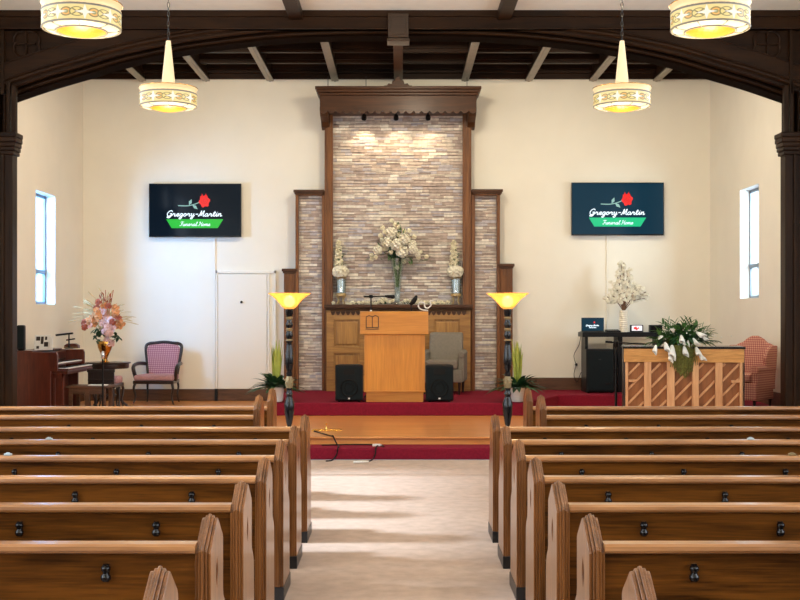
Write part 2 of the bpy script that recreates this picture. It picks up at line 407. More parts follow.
for yy in (16.0,16.95,17.75,18.6,19.4,20.15):
    m=MB(); m.box(WL,WR,yy-.09,yy+.09,6.02,6.30); m.box(WL,WR,yy-.05,yy+.05,5.97,6.03); struct('ceiling_purlin',m,M['boards'])
# cornice line on back wall top
S('trim_ceiling_edge',(WL,WR,WB-.06,WB-.001,5.885,5.98),mat='boards')
# chancel windows: frame, panes
def chancel_window(name,side,w):
    y0,y1,z0,z1=w; xin=WL if side<0 else WR; xg=xin+side*.15
    m=MB(); f=.045
    xa,xb=sorted((xg,xg+side*.05))
    m.box(xa,xb,y0+.012,y0+f,z0,z1); m.box(xa,xb,y1-f-.012,y1-.012,z0,z1)
    m.box(xa,xb,y0,y1,z0+.012,z0+f+.012); m.box(xa,xb,y0,y1,z1-f-.012,z1-.012)
    zm=z0+.30*(z1-z0); m.box(xa-.01,xb+.01,y0+.012,y1-.012,zm-.03,zm+.03)
    o=struct(name,m,M['window_glassframe'])
    for a,b in ((z0+.05,zm-.03),(zm+.03,z1-.05)):
        g=MB(); g.box(xg+side*.02,xg+side*.026,y0+.05,y1-.05,a,b); part('pane',g,M['pane'],o)
    r=MB()
    xi,xo=sorted((xin+side*.003,xin+side*.15)); xo2=(xin+side*.279)
    X0,X1=sorted((xin+side*.001,xo2))
    r.box(X0,X1,y1-.011,y1+.0,z0,z1); r.box(X0,X1,y0,y0+.011,z0,z1); r.box(X0,X1,y0,y1,z0,z0+.011); r.box(X0,X1,y0,y1,z1-.011,z1)
    part('reveal_lining',r,M['reveal'],o)
    return o
chancel_window('window_1',-1,LW); chancel_window('window_2',1,RW)
m=MB(); m.box(-8.6,-8.3,15.2,20.6,0,6.5); struct('wall_sun_blocker',m,M['navewall'])  # unseen wall added outside to keep the sun off the left chancel window
# nave windows frames
for i,(a,b,c,d) in enumerate(NWIN):
    for s in (-1,1):
        m=MB(); x=s*(NW+.15)
        for yy in (a+.03,(a+b)/2,b-.03): m.box(x-.03,x+.03,yy-.03,yy+.03,c,d)
        for zz in (c+.03,(c+d)/2,d-.03): m.box(x-.03,x+.03,a,b,zz-.03,zz+.03)
        struct('window_%d'%(3+2*i+(s>0)),m,M['window_glassframe'])
# baseboards
S('baseboard_left',(WL,WL+.03,15.55,WB-.03,.24,.44),mat='base',bevel=.006)
S('baseboard_right',(WR-.03,WR,15.67,WB-.03,dz,dz+.2),mat='base',bevel=.006)
S('baseboard_back',(WL+.03,-1.99,WB-.035,WB,.24,.445),mat='base',bevel=.006)
S('baseboard_dais',(1.95,WR-.03,WB-.035,WB,dz,dz+.215),mat='base',bevel=.006)
# access door in the back wall, left of the stone panels
dd=20.28
m=MB(); zt=Z(270.5,dd); zb=.45
m.box(X(215.7,dd),X(217.7,dd),dd-.02,WB,zb,zt); m.box(X(215.7,dd),X(276,dd),dd-.02,WB,zt-.05,zt); m.box(X(274,dd),X(276,dd),dd-.02,WB,zb,zt); m.box(X(267.5,dd),X(269.5,dd),dd-.012,WB,zb,zt-.05)
o=struct('door_1',m,M['doorw'],bevel=.004)
m=MB(); m.box(X(218.3,dd),X(266.8,dd),dd-.01,WB,zb,Z(274.5,dd)); part('door_leaf',m,M['doorw'],o,bevel=.003)
m=MB(); m.ball((X(241.7,dd),dd-.035,Z(302,dd)),.022,10,8); m.box(X(241.7,dd)-.006,X(241.7,dd)+.006,dd-.03,dd-.008,Z(302,dd)-.006,Z(302,dd)+.006); part('door_knob',m,M['steel'],o,smooth=60)
# cable raceways below the televisions
m=MB(); m.box(X(213.6,dd),X(215.2,dd),dd-.005,WB,.45,Z(236,dd)); struct('trim_1',m,M['doorw'])
m=MB(); m.box(X(606.6,dd),X(607.8,dd),dd-.008,WB,.66,Z(236,dd)); struct('trim_2',m,M['doorw'])
m=MB(); m.box(X(215,dd),X(218,dd),WB-.06,WB-.036,.24,.45); struct('trim_3',m,M['black'])

# ------------------------------------------------------------------ proscenium arch
AF=15.02   # front face of arch wall
def AC(px,py): return ((px-400)/74.5, CAMZ+(315-py)/74.5)
half=[(0,41.5),(60,41.9),(110,43.9),(154,48.0),(212,56.0),(266,67.2),(306,79),(345,90.5),(383,103.5)]
def cr(pts,n=6):
    out=[]
    for i in range(len(pts)-1):
        p0=pts[max(i-1,0)];p1=pts[i];p2=pts[i+1];p3=pts[min(i+2,len(pts)-1)]
        for k in range(n):
            t=k/n; out.append(tuple(.5*((2*p1[j])+(-p0[j]+p2[j])*t+(2*p0[j]-5*p1[j]+4*p2[j]-p3[j])*t*t+(-p0[j]+3*p1[j]-3*p2[j]+p3[j])*t**3) for j in range(len(p1))))
    out.append(tuple(pts[-1])); return out
sm=cr([( -66,42.1)]+half,5)[5:]
ctr=398.5
right=[AC(ctr+a,b) for a,b in sm]; left=[AC(ctr-a,b) for a,b in sm][::-1]
curve=left[:-1]+right
xl,xr=curve[0][0],curve[-1][0]
path=[(xl,0),(xl,2.0)]+curve+[(xr,2.0),(xr,0)]
def offs(p,o):
    n=len(p); out=[]
    for i in range(n):
        a=Vector(p[max(i-1,0)]); b=Vector(p[i]); c=Vector(p[min(i+1,n-1)])
        d1=(b-a).normalized() if (b-a).length>1e-6 else None; d2=(c-b).normalized() if (c-b).length>1e-6 else None
        d1=d1 or d2; d2=d2 or d1
        n1=Vector((-d1.y,d1.x)); n2=Vector((-d2.y,d2.x)); nn=(n1+n2).normalized(); k=1/max(.35,nn.dot(n1))
        q=b+nn*o*k; out.append((q.x,q.y))
    return out
def band(mb,o0,o1,y0,y1,p=None,mi=0):
    p=p or path; a=offs(p,o0); b=offs(p,o1); n=len(p)
    vs=[]
    for i in range(n): vs+= [(a[i][0],y0,a[i][1]),(b[i][0],y0,b[i][1]),(b[i][0],y1,b[i][1]),(a[i][0],y1,a[i][1])]
    fs=[]
    for i in range(n-1):
        q=i*4; r=q+4
        for j in range(4): fs.append((q+j,r+j,r+(j+1)%4,q+(j+1)%4))
    fs+=[(0,1,2,3),(4*n-4,4*n-1,4*n-2,4*n-3)]
    mb.add(vs,fs,mi)
A=MB()
ow=offs(path,.10)
poly=[(-NW,0)]+ow+[(NW,0),(NW,5.68),(-NW,5.68)]
poly=ow+[(NW+.0,0),(NW+.0,6.4),(-NW-.0,6.4),(-NW-.0,0)]
A.prism(poly,'y',AF,15.5)
M['keyst']=wood('keystone_brown',(.02,.009,.003),(.06,.030,.012),'x',.4,1,.2)
arch=struct('wall_arch',A,M['arch_x'])
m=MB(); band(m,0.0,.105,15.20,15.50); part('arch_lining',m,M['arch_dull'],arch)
m=MB(); band(m,.16,.39,14.975,AF,curve and ([(xl,4.0)]+curve+[(xr,4.0)])); part('arch_band',m,M['arch_x'],arch)
cv=[(xl,0.3)]+[(xl,2)]+curve+[(xr,2),(xr,.3)]
def tubeat(o,y,r,name='arch_moulding',p=cv):
    q=offs(p,o); m=MB(); m.tube([(a,y,b) for a,b in q],r,8); return part(name,m,M['arch_x'],arch,smooth=50)
tubeat(.15,14.99,.030); tubeat(.10,15.06,.028); tubeat(.055,15.20,.026); tubeat(.02,15.33,.020)
tubeat(.39,14.975,.012,'arch_bead',[(xl,4.3)]+curve+[(xr,4.3)])
tubeat(.19,14.965,.012,'arch_bead',[(xl,4.3)]+curve+[(xr,4.3)])
# top beam across, vertical border pieces
m=MB(); m.box(-NW,NW,14.93,AF,Z(29.5,14.95),5.68); m.box(-NW,NW,14.90,AF,5.60,5.68); m.box(-NW,NW,14.915,AF,Z(29.5,14.95)-.0,Z(29.5,14.95)+.02); part('arch_beam',m,M['arch_x'],arch,bevel=.006)
# keystone
m=MB(); m.box(X(388,14.9),X(408.5,14.9),14.86,15.1,Z(38,14.9),Z(14,14.9)); m.box(X(387,14.88),X(409.5,14.88),14.85,15.12,Z(41.5,14.88),Z(38.5,14.88)); m.box(X(391,14.9),X(405.5,14.9),14.845,14.87,Z(35,14.9),Z(18,14.9)); part('keystone',m,M['keyst'],arch,bevel=.006,label='lighter brown keystone block')
# quatrefoil tracery with cross in each spandrel
for s,cx in ((-1,X(26,14.98)),(1,X(767.5,14.98))):
    cz=Z(43,14.98); m=MB(); r=.112
    for k in range(4):
        a0=PI/4+k*PI/2; c=(cx+.078*math.cos(a0),cz-.01+.078*math.sin(a0))
        pts=[(c[0]+r*math.cos(a0+t),14.99,c[1]+r*math.sin(a0+t)) for t in [(-1.55+3.1*j/12) for j in range(13)]]
        m.tube(pts,.016,6)
    m.box(cx-.12,cx+.12,14.97,15.02,cz-.019,cz-.001); m.box(cx-.009,cx+.009,14.97,15.02,cz-.13,cz+.11)
    part('quatrefoil',m,M['arch_x'],arch,smooth=50)
    x0=cx-s*0; xa,xb=sorted((cx-s*.23,cx+s*.27))
    m=MB(); xo=cx+s*.30
    m.box(xo-.02,xo+.02,14.95,AF,4.60,Z(29.5,14.95)); part('spandrel_stile',m,M['arch_z'],arch,bevel=.004)
# jamb columns with capitals and plinths
for s in (-1,1):
    nm='trim_%d'%(4+(s>0))
    e=4.975 if s<0 else 4.945
    m=MB()
    a,b=sorted((s*e,s*5.45)); m.box(a,b,14.82,AF,.28,Z(155,14.9))
    for o in (0.10,.24): 
        a,b=sorted((s*(e+o),s*(e+o+.045))); m.box(a,b,14.79,14.83,.28,Z(155,14.9))
    col=struct(nm,m,M['arch_z'],bevel=.01)
    cap=MB()
    zt,zb=Z(133,14.85),Z(155,14.85); h=zt-zb; ci=4.905 if s<0 else 4.87
    for f0,f1,g in ((0,.18,.6),(.18,.36,.4),(.36,.56,.25),(.56,.78,.08),(.78,1.0,0)):
        a,b=sorted((s*(ci+(e-ci)*g),s*5.5)); cap.box(a,b,14.74+.06*g,15.04,zb+h*f0,zb+h*f1)
    part('capital',cap,M['arch_x'],col,bevel=.012)
    pl_=MB(); a,b=sorted((s*(e-.03),s*5.5)); pl_.box(a,b,14.78,AF,0.0 if False else .24,.50); part('plinth',pl_,M['arch_x'],col,bevel=.01)
    up=MB(); a,b=sorted((s*(4.97),s*5.03)); up.box(a,b,14.93,AF,zt,4.72); a,b=sorted((s*5.05,s*5.10)); up.box(a,b,14.95,AF,zt,4.78); part('shaft_moulding',up,M['arch_z'],col,bevel=.012)

# ================================================================== PEWS
def pew_parts(s,root,dark_top=0.0,xend=5.2):
    """s=-1: pew runs to -x from the aisle; +1 to +x. local origin: aisle face, rear, floor"""
    H=dark_top
    prof=[(0,.05),(0,.862+H),(.010,.874+H),(.165,.963+H),(.180,.970+H),(.196,.965+H),(.322,.886+H),(.335,.868+H),(.335,.66),(.345,.635),(.39,.60),(.415,.565),(.42,.50),(.43,.05)]
    def shrink(p,d):
        n=len(p); cx=.17; out=[]
        for (y,z) in p: out.append((y+(d if y<.05 else (-d if y>.3 else 0)), z-(d if z>.5 else 0)))
        return out
    def slab(m,poly,a,b,cutit):
        t=MB(); t.prism(poly,'x',s*a,s*b)
        if not cutit: m.add(t.v,t.f); return
        t1=bpy.data.objects.new('slab',t.mesh('slab',[M['oak_z']])); t2=bpy.data.objects.new('cutter',lens().mesh('cutter',[M['oak_z']]))
        COL.objects.link(t1); COL.objects.link(t2)
        q=t1.modifiers.new('b','BOOLEAN'); q.operation='DIFFERENCE'; q.object=t2; q.solver='EXACT'
        bpy.context.view_layer.update(); me=bpy.data.meshes.new_from_object(t1.evaluated_get(bpy.context.evaluated_depsgraph_get()))
        m.add([v.co[:] for v in me.vertices],[tuple(f.vertices) for f in me.polygons])
        bpy.data.objects.remove(t1); bpy.data.objects.remove(t2)
    def lens():
        c=MB(); pts=[]; cy,cz,k=.165,.745,1.1
        for j in range(9): t=j/8; pts.append((cy-.021*k*math.sin(PI*t),cz-.052*k+.104*k*t))
        for j in range(1,8): t=1-j/8; pts.append((cy+.021*k*math.sin(PI*t),cz-.052*k+.104*k*t))
        c.prism(pts,'x',s*-.05,s*.2); return c
    def endpanel(x0,cutit=False):
        m=MB()
        slab(m,shrink(prof,.016),x0,x0+.013,cutit); slab(m,shrink(prof,.007),x0+.0132,x0+.0245,cutit)
        slab(m,prof,x0+.0247,x0+.0355,False); slab(m,shrink(prof,.007),x0+.0357,x0+.047,False); slab(m,shrink(prof,.016),x0+.0472,x0+.060,False)
        return m
    o=part('end_panel',endpanel(0,True),M['oak_z'],root,bevel=.003,seg=2)
    part('end_panel',endpanel(xend-.06),M['oak_z'],root)
    x0,x1=.058,xend-.058
    def bx(m,a,b,*r):
        a,b=sorted((s*a,s*b)); m.box(a,b,*r); return m
    m=MB()  # slanted back panel
    pr=[(.050,.845),(.078,.845),(.155,.30),(.127,.30)]
    m.prism(pr,'x',*sorted((s*x0,s*x1))); part('backrest',m,M['oak_x'],root)
    m=MB(); m.prism([(.010,.850),(.004,.860),(.006,.874),(.018,.882),(.085,.882),(.097,.872),(.097,.852),(.085,.842),(.03,.842)],'x',*sorted((s*x0,s*x1))); part('top_rail',m,M['oak_rail_lit'],root,smooth=30)
    m=MB(); m.prism([(.13,.42),(.155,.445),(.555,.465),(.575,.455),(.575,.435),(.14,.405)],'x',*sorted((s*x0,s*(x1)))); part('seat',m,M['oak_x'],root)
    m=MB(); bx(m,x0,x1,.10,.125,.02,.42); bx(m,1.7,1.74,.12,.50,.0,.41); bx(m,3.4,3.44,.12,.5,.0,.41); part('seat_support',m,M['oak_x'],root)
    bkr=[c for c in root.children if c.name.startswith('backrest')][0]
    for a_,b_ in ((-.004,.064),(xend-.064,xend+.002)):
        m=MB(); bx(m,a_,b_,-.004,.44,0,.085); part('kick_block',m,M['block'],root,bevel=.004)
    k=.403
    while k<xend-.3:
        cx=s*k; m=MB(); z=.768
        yy=.047+(.845-z)*.0 
        y=.050+(.845-z)*(.077/.545)
        m.lathe([(.006,-.033),(.014,-.031),(.019,-.024),(.019,-.012),(.012,-.004),(.012,.003),(.018,.011),(.018,.021),(.012,.028),(.004,.030)],(cx,y-.016,z),10)
        m.box(cx-.011,cx+.011,y-.016,y+.002,z-.035,z+.032)
        part('hat_clip',m,M['blackgloss'],bkr,smooth=50)
        k+=.625
HW=.712
desc={-1:'left of the aisle',1:'right of the aisle'}
rowtxt=['nearest row, only its pointed end tip showing','second row counted from the camera','third row counted from the camera','fourth row counted from the camera','fifth row counted from the camera','sixth row counted from the camera','seventh row, the last beside the aisle']
for s in (-1,1):
    r=thing('church_pew','oak church pew %s, %s'%(desc[s],rowtxt[0]),'pew',(s*HW,3.39,0),0,'oak pews '+desc[s])
    pew_parts(s,r,0,NW-HW-.1)
    for i in range(1,7): dup(r,(s*HW,3.43+.902*i,0),'oak church pew %s, %s'%(desc[s],rowtxt[i]))
    r2=thing('church_pew','oak pew %s, end set back, nearer of that pair'%desc[s],'pew',(s*1.20,9.90,0),0,'oak pews '+desc[s])
    pew_parts(s,r2,.08,NW-1.20-.1)
    dup(r2,(s*1.19,10.84,0),'oak pew %s, end set back, closest to the platform'%desc[s])
# little packets lying on top rails
for (px,py,d,lab) in ((49,437.5,7.99,'small pale packet lying on a pew rail left of the aisle, nearer the aisle'),(8,454.5,7.09,'small pale packet lying on a pew rail at the left edge'),(750.5,437.0,7.99,'small pale packet on a pew rail below the piano'),(792,452.5,7.09,'small brown packet on a pew rail at the right edge')):
    m=MB(); x=X(px,d); z=.8825
    m.box(-.022,.022,-.015,.015,0,.012); m.box(-.012,.012,-.008,.008,.012,.018)
    o=part('tissue_packet',m,M['palegrey'] if 'pale' in lab else M['gold'],None,bevel=.003); o.location=(x,d-.0,z); tag(o,lab,'packet','packets on the pew rails')

# ================================================================== PENDANTS
def pendant(loc,label,first=None):
    if first: return dup(first,loc,label)
    r=thing('pendant_lamp',label,'ceiling lamp',loc,0,'stained glass drum pendants')
    # origin: bottom of drum
    m=MB(); m.lathe([(.228,.012),(.235,.020),(.235,.112),(.228,.114),(.222,.112),(.222,.02)],seg=48,caps=False)
    o=part('drum_shade',m,M['drum'],r,smooth=40)
    m=MB(); m.lathe([(.15,.0),(.205,.004),(.222,.014)],seg=48,caps=False); m.lathe([(.222,.018),(.205,.008),(.15,.004)],seg=48,caps=False); part('bottom_panel',m,M['disc'],r,smooth=50)
    m=MB()
    for rr,z,t in ((.232,.014,.006),(.233,.112,.006),(.152,-.002,.006)):
        m.tube([(rr*math.cos(2*PI*k/36),rr*math.sin(2*PI*k/36),z) for k in range(37)],t,6)
    for k in range(8):
        a=2*PI*k/8+.2; m.bar((.15*math.cos(a),.15*math.sin(a),-.003),(.225*math.cos(a),.225*math.sin(a),.010),.007,.006)
    part('leading',m,M['lead'],o,smooth=50)
    m=MB(); m.lathe([(.0,-.026),(.05,-.025),(.09,-.020),(.125,-.010),(.148,0)],seg=32,caps=False); part('center_bowl',m,M['amber'],r,smooth=60)
    m=MB(); m.lathe([(.225,.114),(.236,.116),(.236,.124),(.226,.130),(.228,.142),(.238,.152),(.242,.160),(.230,.164),(.06,.176),(.045,.172)],seg=48,caps=False); part('flange',m,M['flange'],r,smooth=40)
    m=MB(); m.lathe([(.236,.158),(.2435,.160),(.2435,.165),(.236,.167)],seg=48,caps=False); part('rim_band',m,M['bronze'],r,smooth=50)
    m=MB(); m.lathe([(.062,.172),(.058,.19),(.020,.55),(.018,.558),(0,.56)],seg=20); part('cone',m,M['alab'],r,smooth=40)
    m=MB()
    z=.56; k=0; top=5.60-3.465
    while z<top:
        pts=[]; 
        for j in range(9):
            t=2*PI*j/8; dx=.010*math.cos(t); dz=.024*math.sin(t)
            pts.append((dx if k%2 else 0, 0 if k%2 else dx, z+.02+dz))
        m.tube(pts,.0032,5); z+=.040; k+=1
    part('chain',m,M['steel'],r,smooth=60)
    m=MB(); m.lathe([(0,top-.0),(.05,top),(.065,top+.02),(.065,5.68-3.465-.001)],seg=20); part('ceiling_canopy',m,M['bronze'],r,smooth=50)
    return r
zb=3.465
p0=pendant((-1.925,9.6,zb),'glass drum pendant lamp hanging above the left television')
pendant((1.845,9.6,zb),'glass drum pendant lamp hanging above the right television',p0)
pendant((-1.93,7.0,zb),'large near glass drum pendant lamp in front of the arch\'s left carved corner',p0)
pendant((1.88,7.0,zb),'large near glass drum pendant lamp in front of the arch\'s right carved corner',p0)
for x,y in ((-1.93,1.0),(1.88,1.0),(-1.93,-3.5),(1.88,-3.5)): pass

# ================================================================== BACK CENTRE STRUCTURE
CX=398
def rows_stone(x0,x1,z0,z1,yb,seed):
    rr=random.Random(seed); m=MB(); z=z0; h=.054; 
    while z<z1-.005:
        hh=min(h,z1-z); x=x0-rr.uniform(0,.15)
        while x<x1:
            w=rr.uniform(.10,.28); a=max(x,x0); b=min(x+w,x1)
            sub=rr.random()<.45
            if b-a>.01:
                if sub:
                    zz=z+hh*.5
                    m.box(a+.0006,b-.0006,yb-.012-rr.uniform(0,.03),yb+.01,z+.004,zz-.002,rr.randrange(6)); m.box(a+.0006,b-.0006,yb-.012-rr.uniform(0,.03),yb+.01,zz+.002,z+hh-.004,rr.randrange(6))
                else: m.box(a+.0006,b-.0006,yb-.012-rr.uniform(0,.03),yb+.01,z+.004,z+hh-.004,rr.randrange(6))
            x+=w
        z+=h
    m.box(x0,x1,yb+.0,yb+.06,z0,z1,6)
    return m
T=thing('stone_reredos','tall stacked stone panel under a carved dark wood canopy between two stepped wings','wall panel',(X(CX,20),20.28,dz))
yt=20.16
fd=20.02
# main
part('stone_panel',rows_stone(X(331,yt),X(464.5,yt),1.88,5.45,yt,1),ST,T,True)
for a,b in ((324.6,332.8),(462.8,471.4)):
    m=MB(); m.box(X(a,fd),X(b,fd),fd,20.27,dz,5.3); m.box(X(a+2,fd),X(b-2,fd),fd-.03,fd,dz,5.3); m.box(X(a+5.0,fd),X(b-0.2,fd),fd-.012,fd,dz,5.3); part('frame_post',m,M['frame_z'],T,True,bevel=.006)
# canopy
cd=19.55
m=MB(); m.box(X(319.8,cd),X(476.5,cd),cd,20.27,Z(110,cd),Z(94,cd)); part('canopy_box',m,M['frame_x'],T,True,bevel=.004)
m=MB()
m.box(X(318.5,cd),X(478,cd),cd-.05,20.27,Z(95.5,cd),Z(93,cd)); m.box(X(317,cd),X(479.5,cd),cd-.09,20.27,Z(93,cd),Z(90.2,cd)); m.box(X(315.5,cd),X(481,cd),cd-.12,20.27,Z(90.2,cd),Z(87.3,cd)); part('canopy_cornice',m,M['frame_x'],T,True,bevel=.008)
# scalloped valance
m=MB(); x0=X(319.8,cd); x1=X(476.5,cd); n=20; w=(x1-x0)/n; zt=Z(107.5,cd); 
poly=[(x0,zt),(x0,zt-.06)]
for k in range(n):
    for j in range(1,7):
        t=j/6; poly.append((x0+w*(k+t), zt-.06-.045*abs(math.sin(PI*t))))
poly.append((x1,zt)); m.prism(poly,'y',cd-.025,cd+.005); part('scalloped_valance',m,M['frame_x'],T,True)
for s,a,b in ((-1,319.8,325.5),(1,471,476.5)):
    xe=X(a,cd) if s<0 else X(b,cd); xi=X(333 if s<0 else 463,fd)
    m=MB(); pr=[(cd,Z(110,cd)),(cd,Z(112,cd)),(cd+.10,Z(115,cd)),(cd+.22,Z(117,cd)),(cd+.33,Z(119,cd)),(cd+.42,Z(123,cd)),(fd+.1,Z(125,cd)),(fd+.1,Z(110,cd))]
    a_,b_=sorted((xe,xe-s*.13)); m.prism(pr,'x',a_,b_); part('corbel',m,M['frame_x'],T,True,bevel=.004)
    m=MB(); m.prism([(xe,Z(110,cd)),(xe,Z(116,fd)),(X(324.6 if s<0 else 471.4,fd)+s*.005,Z(127,fd)),(X(330 if s<0 else 466,fd),Z(127,fd)),(X(330 if s<0 else 466,fd),Z(110,cd))],'y',fd-.05,20.27); part('corbel',m,M['frame_x'],T,True)
# crest
m=MB(); c=X(398,cd)
poly=[]
st=[(-.24,0),(-.24,.03),(-.19,.035),(-.16,.07),(-.11,.06),(-.09,.12),(-.05,.11),(-.04,.16),(0,.19)]
poly=[(c+x,Z(87.3,cd)+z) for x,z in st]+[(c-x,Z(87.3,cd)+z) for x,z in st[:-1][::-1]]
m.prism(poly,'y',cd+.0,cd+.06); part('crest',m,M['frame_x'],T,True,bevel=.004)
for px in (328,366,467):
    m=MB(); m.tube([(X(px,19.9),19.9,Z(88,19.9)-.02),(X(px,19.9),19.9,5.86)],.006,6); part('hanger_rod',m,M['steel'],T,True)
# stepped stone wings
def wing(x0,x1,ti0,ti1,ztop,tz0,cap,pil,pcap,pz):
    m=MB(); m.box(X(x0,fd),X(ti0,fd),fd,20.27,dz,ztop); m.box(X(ti1,fd),X(x1,fd),fd,20.27,dz,ztop); m.box(X(x0,fd),X(x1,fd),fd,20.27,Z(195.5,fd),ztop)
    part('wing_frame',m,M['frame_z'],T,True,bevel=.005)
    m=MB(); m.box(X(cap[0],fd),X(cap[1],fd),fd-.05,20.27,ztop,ztop+.045); m.box(X(cap[0]+1,fd),X(cap[1]-1,fd),fd-.03,20.27,ztop-.03,ztop); part('wing_cap',m,M['frame_x'],T,True,bevel=.006)
    part('stone_panel',rows_stone(X(ti0,yt)-.01,X(ti1,yt)+.01,dz,Z(195,yt),yt,int(x0)),ST,T,True)
    m=MB(); m.box(X(pil[0],fd),X(pil[1],fd),fd+.03,20.27,dz,pz)
    n=4
    for k in range(n):
        w=(X(pil[1],fd)-X(pil[0],fd)); xx=X(pil[0],fd)+w*(k+.5)/n; m.box(xx-.012,xx+.012,fd+.015,fd+.03,dz+.05,pz-.05)
    part('side_pilaster',m,M['frame_z'],T,True,bevel=.004)
    m=MB(); m.box(X(pcap[0],fd),X(pcap[1],fd),fd-.02,20.27,pz,pz+.05); m.box(X(pcap[0]+1,fd),X(pcap[1]-1,fd),fd,20.27,pz-.03,pz); part('wing_cap',m,M['frame_x'],T,True,bevel=.006)
wing(295.4,324.4,298.4,321.8,Z(192.5,fd),0,(293.6,324.3),(283.7,295.2),(281.8,297.5),Z(271.5,fd))
wing(471.6,500,475,497,Z(192,fd),0,(471.6,502.8),(500.2,512.9),(497.5,514.5),Z(266.5,fd))
# spot heads under the canopy
for i,(px,w) in enumerate(((364,'left of'),(396,'at'),(428,'right of'))):
    r=thing('spotlight','small black spotlight under the canopy edge, %s its centre'%w,'spotlight',(X(px,cd+.15),cd+.15,Z(110,cd)-.0),0,'spotlights under the canopy')
    m=MB(); m.lathe([(.03,0),(.03,-.02),(.012,-.022),(.012,-.05)],seg=14); part('mount',m,M['black'],r,smooth=40)
    m=MB(); m.lathe([(.02,.07),(.045,.05),(.055,0),(.055,-.06),(.05,-.06),(.045,-.03),(0,-.03)],(0,0,0),18,caps=False)
    m.xf(Matrix.Translation((0,.01,-.09))@Matrix.Rotation(R(-40),4,'X')@Matrix.Scale(.8,4)); part('lamp_head',m,M['black'],r,smooth=50)
# altar cabinet
CF=19.92
T2=thing('altar_cabinet','golden oak panelled altar cabinet with carved frieze behind the pulpit','cabinet',(X(CX,CF),CF,dz))
ft,fb=Z(307.5,CF),dz
m=MB(); m.box(X(326.5,CF),X(470.5,CF),CF+.03,20.12,dz+.001,Z(308,CF)); part('carcass',m,M['cab_z'],T2,True)
m=MB(); m.box(X(324,CF-.1),X(473,CF-.1),CF-.10,20.13,Z(308,CF-.1),Z(304.6,CF-.1)); m.box(X(325.5,CF-.1),X(471.5,CF-.1),CF-.06,20.1,Z(309.8,CF-.1),Z(308,CF-.1)); part('ledge',m,M['frame_x'],T2,True,bevel=.008)
m=MB()
for a,b in ((326.5,334),(359.5,365.5),(425,434.5),(459.5,470.5)): m.box(X(a,CF),X(b,CF),CF,CF+.03,dz+.001,Z(311,CF))
m.box(X(391,CF),X(399,CF),CF,CF+.03,dz+.001,Z(311,CF))
m.box(X(326.5,CF),X(470.5,CF),CF+.002,CF+.03,Z(319.8,CF),Z(310,CF)); m.box(X(326.5,CF),X(470.5,CF),CF+.002,CF+.03,Z(353.5,CF),Z(346.5,CF)); m.box(X(326.5,CF),X(470.5,CF),CF+.002,CF+.03,dz+.001,dz+.16)
part('face_frame',m,M['cab_x'],T2,True,bevel=.005)
m=MB(); x=X(330.5,CF); xe=X(466.5,CF); n=27; w=(xe-x)/n; zc=Z(313.6,CF)
for k in range(n):
    up=1
    m.prism([(x+w*k+.004,zc+.035),(x+w*(k+1)-.004,zc+.035),(x+w*(k+.8),zc-.01),(x+w*(k+.5),zc-.032),(x+w*(k+.2),zc-.01)],'y',CF-.014,CF+.004)
m.box(x,xe,CF-.008,CF+.003,zc+.038,zc+.055); part('carved_frieze',m,M['frame_x'],T2,True)
for a,b in ((334,359.5),(434.5,459.5)):
    for z0,z1 in ((Z(346.5,CF),Z(319.8,CF)),(dz+.16,Z(353.5,CF))):
        m=MB(); m.box(X(a,CF)+.035,X(b,CF)-.035,CF+.012,CF+.031,z0+.035,z1-.035); part('raised_panel',m,M['cab_z'],T2,True,bevel=.012)
M['palegrey']=plain('pale_grey_gel',(.36,.42,.44),.6)
